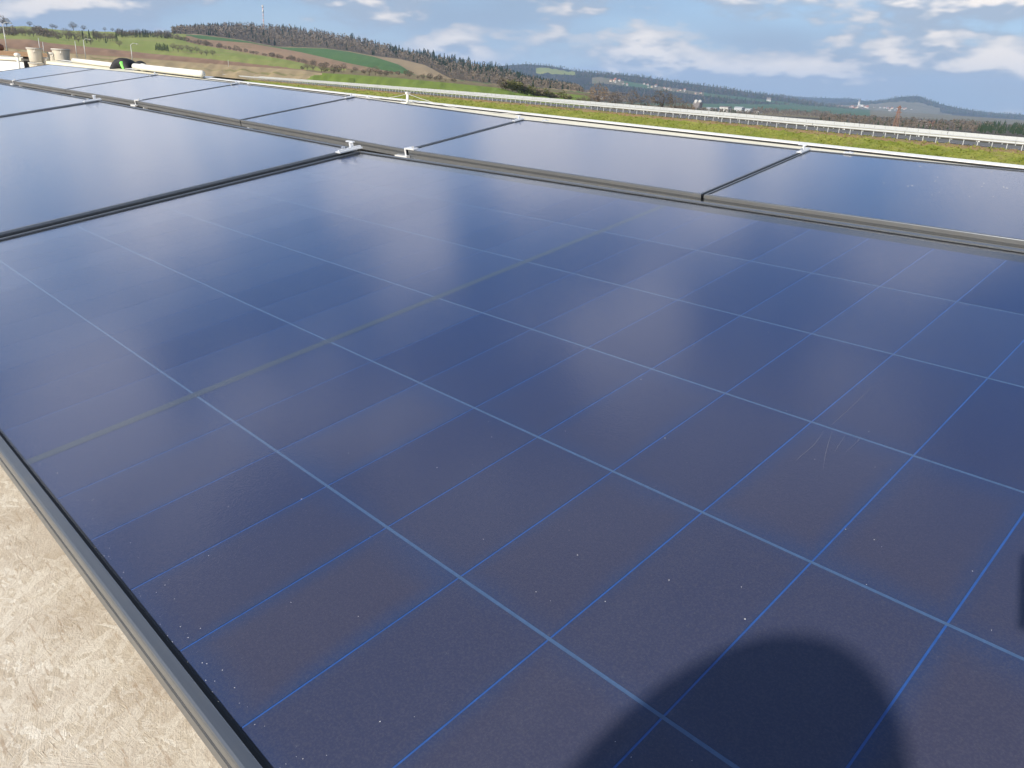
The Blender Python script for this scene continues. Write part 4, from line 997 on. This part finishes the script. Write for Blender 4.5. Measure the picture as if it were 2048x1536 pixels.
for i, (x, tall) in enumerate(((6, 16), (14, 13), (60, 8), (105, 8), (112, 7), (147, 13), (168, 9), (210, 7), (225, 6))):
    put('bare', x, 6, 0.95, tall, nth(i + 1) + ' lone leafless tree from the left on the left skyline', 'lone trees on the left skyline')
for i, x in enumerate(sorted(float(rng.choice([845, 853, 868, 890, 905, 938, 960, 975, 985, 700, 640, 800, 822, 1015]) + rng.uniform(-7, 7)) for _ in range(34))):
    put('conifer', x, 6, 0.97, rng.uniform(11, 16), nth(i + 1) + ' tall spruce from the left along the wooded crest', 'spruces on the wooded crest')
# wood covering the hill: one mass
def forest(name, samples, label):
    """samples: list of (pos, height, kind); each tree a few crossed cards"""
    for kinds, mat, tagk in ((('c',), M_CONI, 'conifer'), (('b',), M_TWIG, 'leafless')):
        m = MB()
        for p, h, k in samples:
            if k not in kinds: continue
            w = h * (0.22 if k == 'c' else 0.36)
            if k == 'c':
                for j in range(7):
                    z = h * (0.12 + 0.125 * j); r = w * (1.1 - j / 7); t = rng.uniform(0, 6.28)
                    for q in range(2):
                        a = np.array([math.cos(t + q*1.57), math.sin(t + q*1.57), 0]) * r; m.add([p + a + np.array([0, 0, z - r*.4]), p - a + np.array([0, 0, z - r*.4]), p + np.array([0, 0, z + h*.2])], [(0, 1, 2)])
            else:
                for j in range(12):
                    d = rng.normal(0, 1, 3); d /= np.linalg.norm(d); card(m, p + np.array([d[0]*w*.75, d[1]*w*.75, h*.58 + d[2]*h*.34]), h*rng.uniform(.13, .25), 0.6)
                m.add([p + np.array([-.2, 0, 0]), p + np.array([.2, 0, 0]), p + np.array([0, 0, h*.6])], [(0, 1, 2)])
        o = m.build(name, mat); tag(o, label % tagk, 'wood', kind='stuff')
S = []
for _ in range(3600):
    x = rng.uniform(345, 1166); t = rng.uniform(0.02, 1.0); p = L(x, 6, t)
    dark = 0.10 + 0.5 * (x > 780) * (t > .35) + 0.25 * (x < 430) * (t > .6) + 0.3 * (t > .85)
    S.append((p, hpx(p, rng.uniform(5, 12.5)), 'c' if rng.uniform() < dark else 'b'))
forest('hill_wood', S, '%s wood covering the left hill')
S = []
for _ in range(3600):
    x = rng.uniform(885, 1740); q = rng.uniform(); k, t = (2, rng.uniform(0, 1)) if q < .6 else (0, rng.uniform(.35, .98)); p = VR(x, k, t)
    if k == 2 and 1072 < x < 1150 and .28 < t < .74: continue
    S.append((p, hpx(p, rng.uniform(3.2, 6)), 'c' if rng.uniform() < .5 else 'b'))
for _ in range(2300):
    x = rng.uniform(1605, 2300); t = rng.uniform(.45 if x < 1880 else 0.05, 1); p = CH(x, 1, t); S.append((p, hpx(p, rng.uniform(2.2, 4)), 'c' if rng.uniform() < .6 else 'b'))
for _ in range(1200):
    x = rng.uniform(1355, 1800); p = FR(x, 0, rng.uniform(.4, 1)); S.append((p, hpx(p, rng.uniform(2, 3.4)), 'c' if rng.uniform() < .6 else 'b'))
forest('ridge_wood', S, '%s wood on the far ridges')
S = []
for _ in range(1500):
    x = rng.uniform(1640, 2300); t = rng.uniform(0.15, 1.0); p = VF(x, 1, t); S.append((p, hpx(p, rng.uniform(6, 12)), 'c' if (x > 1960 and rng.uniform() < .8) or rng.uniform() < .1 else 'b'))
for _ in range(260):
    x = rng.uniform(1500, 1660); p = VF(x, 2, rng.uniform(0, .5)); S.append((p, hpx(p, rng.uniform(5, 10)), 'b'))
for _ in range(240):
    x = rng.uniform(1150, 1250); p = VF(x, 2, rng.uniform(.2, .9)); S.append((p, hpx(p, rng.uniform(12, 22)), 'b'))
for _ in range(260):
    x = rng.uniform(1340, 1520); p = VF(x, 1, rng.uniform(.5, 1)); S.append((p, hpx(p, rng.uniform(5, 9)), 'b' if rng.uniform() < .8 else 'c'))
forest('valley_wood', S, '%s copses in the valley')

# ------------------------------------------------------------------ houses, works, masts
M_HW = plain('white_render', (.44, .43, .40), 0.85, var=0.06); M_HC = plain('cream_render', (.62, .54, .42), 0.85, var=0.06); M_TILE = plain('red_roof_tile', (.26, .10, .06), 0.85, var=0.15); M_TILE2 = plain('grey_roof_tile', (.16, .14, .13), 0.85, var=0.15)
M_BLUE = plain('blue_cladding', (.10, .24, .52), 0.6); M_SHED = plain('pale_cladding', (.38, .40, .41), 0.6)
def house_proto(wall, roof):
    root = bpy.data.objects.new('house', None); col.objects.link(root)
    m = MB(); m.add([(-5,-4,-2),(5,-4,-2),(5,4,-2),(-5,4,-2),(-5,-4,5),(5,-4,5),(5,4,5),(-5,4,5),(-5,0,8.4),(5,0,8.4)], [(0,1,5,4),(2,3,7,6),(1,2,6,9,5),(3,0,4,8,7)]); m.build('wall', wall, root)
    m = MB(); m.add([(-5.5,-4.6,4.6),(5.5,-4.6,4.6),(5.5,0,8.7),(-5.5,0,8.7),(5.5,4.6,4.6),(-5.5,4.6,4.6)], [(0,1,2,3),(3,2,4,5)]); m.build('roof', roof, root)
    m = MB(); m.box((2, 0.6, 8.8), (0.9, 0.9, 2.0)); m.build('chimney', roof, root)
    for x in (-2.6, 2.6):
        for z in (1.4, 3.6): m = MB(); m.box((x, -4.02, z), (1.2, 0.1, 1.3)); m.build('window', M_SEAL, root)
    root.location = (0, 0, -500); return root
HP = [house_proto(M_HW, M_TILE), house_proto(M_HW, M_TILE2), house_proto(M_HC, M_TILE)]; HU = set()
def house(p, s, label, group, which=None):
    pr_ = HP[int(rng.integers(0, 3)) if which is None else which]; r = rng.uniform(-.7, .7)
    if pr_.as_pointer() not in HU: HU.add(pr_.as_pointer()); o = pr_; o.location = tuple(map(float, p)); o.scale = (s, s, s); o.rotation_euler = (0, 0, r)
    else: o = copy_tree(pr_, p, r, s)
    tag(o, label, 'house', group); o.name = 'house'
for i, x in enumerate(sorted(1205 + 215 * rng.uniform() ** 0.9 for _ in range(30))):
    p = VR(x, 1, rng.uniform(.1, .9)); house(p, rng.uniform(0.6, 1.0), nth(i + 1) + ' house from the left in the village on the wooded ridge', 'village on the wooded ridge')
for i, x in enumerate(sorted(rng.uniform(1668, 1835) for _ in range(34))):
    p = CH(x, 0, rng.uniform(.45, .95)); house(p, rng.uniform(0.8, 1.2), nth(i + 1) + ' house from the left in the village below the cone hill', 'village below the cone hill')
p = CH(1717, 0, .9); ch = empty('church', p, 'white church with a tower in the village below the cone hill', 'church')
m = MB(); m.box(p + np.array([0, 0, 14]), (9, 9, 28)); m.build('tower', M_HW, ch); m = MB(); m.lathe(p + np.array([0, 0, 28]), [(6.4, 0), (0.3, 16)], 4); m.build('spire', M_TILE2, ch)
m = MB(); m.box(p + np.array([16, 0, 6]), (24, 11, 14)); m.build('nave', M_HW, ch)
p = at(1841, 256, 900); house(p, 0.85, 'white house with a grey roof beside the dark wood at right', 'single houses in the valley', 1)
p = at(1862, 258, 950); house(p, 0.8, 'long pale farm building beside the white house at right', 'single houses in the valley', 2)
p = at(1202, 198, 1500); house(p, 0.6, 'white cottage between the hedge and the round trees', 'single houses in the valley', 1)
p = VR(1537, 1, .5); house(p, 1.6, 'white building on the green valley slope', 'single houses in the valley', 1)
# silo works
p = VF(1394, 2, .2); D_ = np.linalg.norm(p - CAM); w = empty('silo_works', p, 'brown works building carrying two white silos', 'silo')
u_ = D_ / F
m = MB(); m.box(p + np.array([0, 0, 6*u_]), (14*u_, 10*u_, 14*u_)); m.build('tower_block', M_TILE2, w)
for s in (-1, 1):
    m = MB(); m.lathe(p + right * s * 3.6*u_ + np.array([0, 0, 10.5*u_]), [(2.6*u_, 0), (3.1*u_, 1.5*u_), (3.1*u_, 5.5*u_), (1.0*u_, 7*u_)], 14); m.build('silo', M_HW, w, True)
for i, (x, wpx, hpx_, mat, lab) in enumerate(((1425, 20, 6, M_SHED, 'long pale shed right of the silo works'), (1450, 18, 9, M_HW, 'tall white hall in the works area'), (1457, 6, 7, M_BLUE, 'small blue hall in the works area'), (1478, 16, 9, M_SHED, 'grey hall in the works area'), (1496, 14, 7, M_SHED, 'pale shed at the right end of the works area'), (1512, 18, 4, M_HW, 'low white shed at the right end of the works area'))):
    p = VF(x, 2, .12 + .02*i); u_ = np.linalg.norm(p - CAM) / F; r = empty('works_hall', p, lab, 'hall', 'halls of the works area')
    a, b = wpx*u_, hpx_*u_
    m = MB(); m.box(p + np.array([0, 0, b*.4]), (a, a*.7, b)); m.build('wall', mat, r)
    m = MB(); q = p + np.array([0, 0, b*.9 + .02]); m.add([q + np.array([-a*.53, -a*.38, 0]), q + np.array([a*.53, -a*.38, 0]), q + np.array([a*.53, 0, b*.18]), q + np.array([-a*.53, 0, b*.18]), q + np.array([a*.53, a*.38, 0]), q + np.array([-a*.53, a*.38, 0])], [(0,1,2,3),(3,2,4,5),(1,4,2),(5,0,3),(0,5,4,1)]); m.build('roof', M_TILE2 if mat is M_HW else M_SHED, r)
# red and white radio mast on the wooded hill
M_RED = plain('mast_red', (.62, .40, .36), 0.6); p = L(528, 6, .92); H = hpx(p, 40); mast = empty('radio_mast', p, 'thin white and red radio mast above the wooded hill', 'mast')
for i in range(9):
    m = MB(); m.tube([p + np.array([0, 0, H*i/9]), p + np.array([0, 0, H*(i+1)/9])], 0.8 if i > 3 else 1.0, 8); m.build('mast_section', M_HW if i % 2 == 0 else M_RED, mast, True)
for z in (.72, .9): m = MB(); m.lathe(p + np.array([0, 0, H*z]), [(1.5, 0), (1.7, 1), (1.5, 4)], 10); m.build('antenna_drum', M_HW, mast, True)
# rusty pylon at right
M_RUST = plain('pylon_rust', (.22, .115, .075), 0.8); p = at(1790, 258, 480); H = hpx(p, 38); py_ = empty('pylon', p, 'rusty red lattice pylon standing in the valley at right', 'pylon')
b0 = H * 0.10
legs = [(sx, sy) for sx in (-1, 1) for sy in (-1, 1)]
for sx, sy in legs: m = MB(); m.tube([p + np.array([sx*b0, sy*b0, -.5]), p + np.array([sx*b0*.25, sy*b0*.25, H])], 0.14, 5); m.build('leg', M_RUST, py_)
for i in range(7):
    z0, z1 = H*i/7, H*(i+1)/7; r0, r1 = b0*(1-.75*i/7), b0*(1-.75*(i+1)/7); m = MB()
    m.tube([p + np.array([-r0, -r0, z0]), p + np.array([r1, -r1, z1])], .09, 4); m.tube([p + np.array([r0, -r0, z0]), p + np.array([-r1, -r1, z1])], .09, 4); m.build('brace', M_RUST, py_)
for z, wd in ((.72, .26), (.92, .2)): m = MB(); m.box(p + np.array([0, 0, H*z]), (H*wd, .3, .35), np.stack([right, away, np.array([0, 0, 1.])], 1)); m.build('cross_arm', M_RUST, py_)
# street lamps and poles
M_POLE = plain('lamp_pole_zinc', (.50, .50, .48), 0.5, 0.3)
def lamp(x, yb, yt, d, label, arm=True):
    b = at(x, yb, d); tz_ = at(x, yt, d)[2]; H = tz_ - b[2]; r = empty('street_lamp' if arm else 'pole', b, label, 'lamp' if arm else 'pole', 'poles at left')
    m = MB(); m.tube([b - np.array([0, 0, 1.0]), b + np.array([0, 0, H])], [.09, .06], 7); m.build('pole_shaft', M_POLE, r, True)
    if arm:
        m = MB(); m.tube([b + np.array([0, 0, H - .1]), b + right * .5 + np.array([0, 0, H + .25]), b + right * 1.2 + np.array([0, 0, H + .2])], .05, 6); m.build('arm', M_POLE, r, True)
        m = MB(); m.box(b + right * 1.4 + np.array([0, 0, H + .16]), (.7, .28, .14)); m.build('lamp_head', M_HW, r)
lamp(14, 100, 48, 170, 'tall street lamp at the far left', True); lamp(265, 122, 89, 200, 'street lamp right above the crouching worker', True)
lamp(80, 100, 76, 230, 'left of the two thin poles above the buckets', False); lamp(88, 103, 84, 230, 'right of the two thin poles above the buckets', False)
lamp(153, 106, 82, 230, 'thin pole above the gap right of the buckets', False); lamp(171, 112, 80, 210, 'street lamp right of the buckets', True)
lamp(457, 131, 120, 380, 'short pale pole on the straw verge', False)
M_DEL = plain('delineator_white', (.8, .8, .78), 0.6)
for i, (x, y) in enumerate(((960, 186), (1288, 216), (1380, 226), (1411, 228), (1438, 228), (1610, 246), (1690, 252), (1840, 262), (1960, 276))):
    p = at(x, y, 90 + (2048 - x) * .07); r = empty('delineator', p - np.array([0, 0, 1.2]), nth(i + 1) + ' slim white marker post from the left behind the guard rail', 'marker post', 'roadside marker posts')
    m = MB(); m.box(p - np.array([0, 0, .6]), (.10, .12, 1.2)); m.build('post_body', M_DEL, r); m = MB(); m.box(p - np.array([0, 0, .12]), (.106, .126, .16)); m.build('reflector', M_SEAL, r)
# bare earth patches and a piece of litter
def heap(name, x, y, d, wpx, hp, mat, label):
    b = at(x, y, d); u_ = d / F; m = MB(); n = 14; vs = []; fs = []
    for j in range(6):
        for i in range(n):
            t = 2*math.pi*i/n; r = wpx/2*u_*(1 - j/6)**.8 * rng.uniform(.85, 1.1); vs.append(b + np.array([r*math.cos(t), r*.5*math.sin(t), hp*u_*(j/5) - .3]))
    for j in range(5):
        for i in range(n): fs.append((j*n+i, j*n+(i+1) % n, (j+1)*n+(i+1) % n, (j+1)*n+i))
    fs.append(tuple(5*n + i for i in range(n))); o = mesh_obj(name, vs, fs, mat, None, True); tag(o, label, 'earth heap', 'earth heaps'); return o
M_EARTH = plain('orange_earth', (.42, .21, .09), 0.95, var=0.25, scale=0.8)
heap('earth_heap', 165, 124, 120, 60, 8, M_EARTH, 'orange earth heap right of the buckets'); heap('earth_heap', 560, 154, 330, 80, 7, M_EARTH, 'orange earth heap at the bend of the road')
heap('earth_heap', 30, 113, 90, 60, 9, M_EARTH, 'orange earth heap behind the left buckets')
# ------------------------------------------------------------------ haze
hb = MB(); hb.box((0, 0, 160), (24000, 24000, 420)); o = hb.build('haze', None); tag(o, kind='stuff')
t = NT('haze_air'); pv = t.n('ShaderNodeVolumePrincipled'); pv.inputs['Color'].default_value = c4(.46, .66, .97); pv.inputs['Density'].default_value = 9e-5; pv.inputs['Anisotropy'].default_value = 0.0
t.l(pv.outputs[0], t.out.inputs['Volume']); o.data.materials.clear(); o.data.materials.append(t.m)
for o in [o for o in bpy.data.objects if o.type == 'EMPTY' and o.location.z < -400]:
    for c in list(o.children): bpy.data.objects.remove(c)
    bpy.data.objects.remove(o)
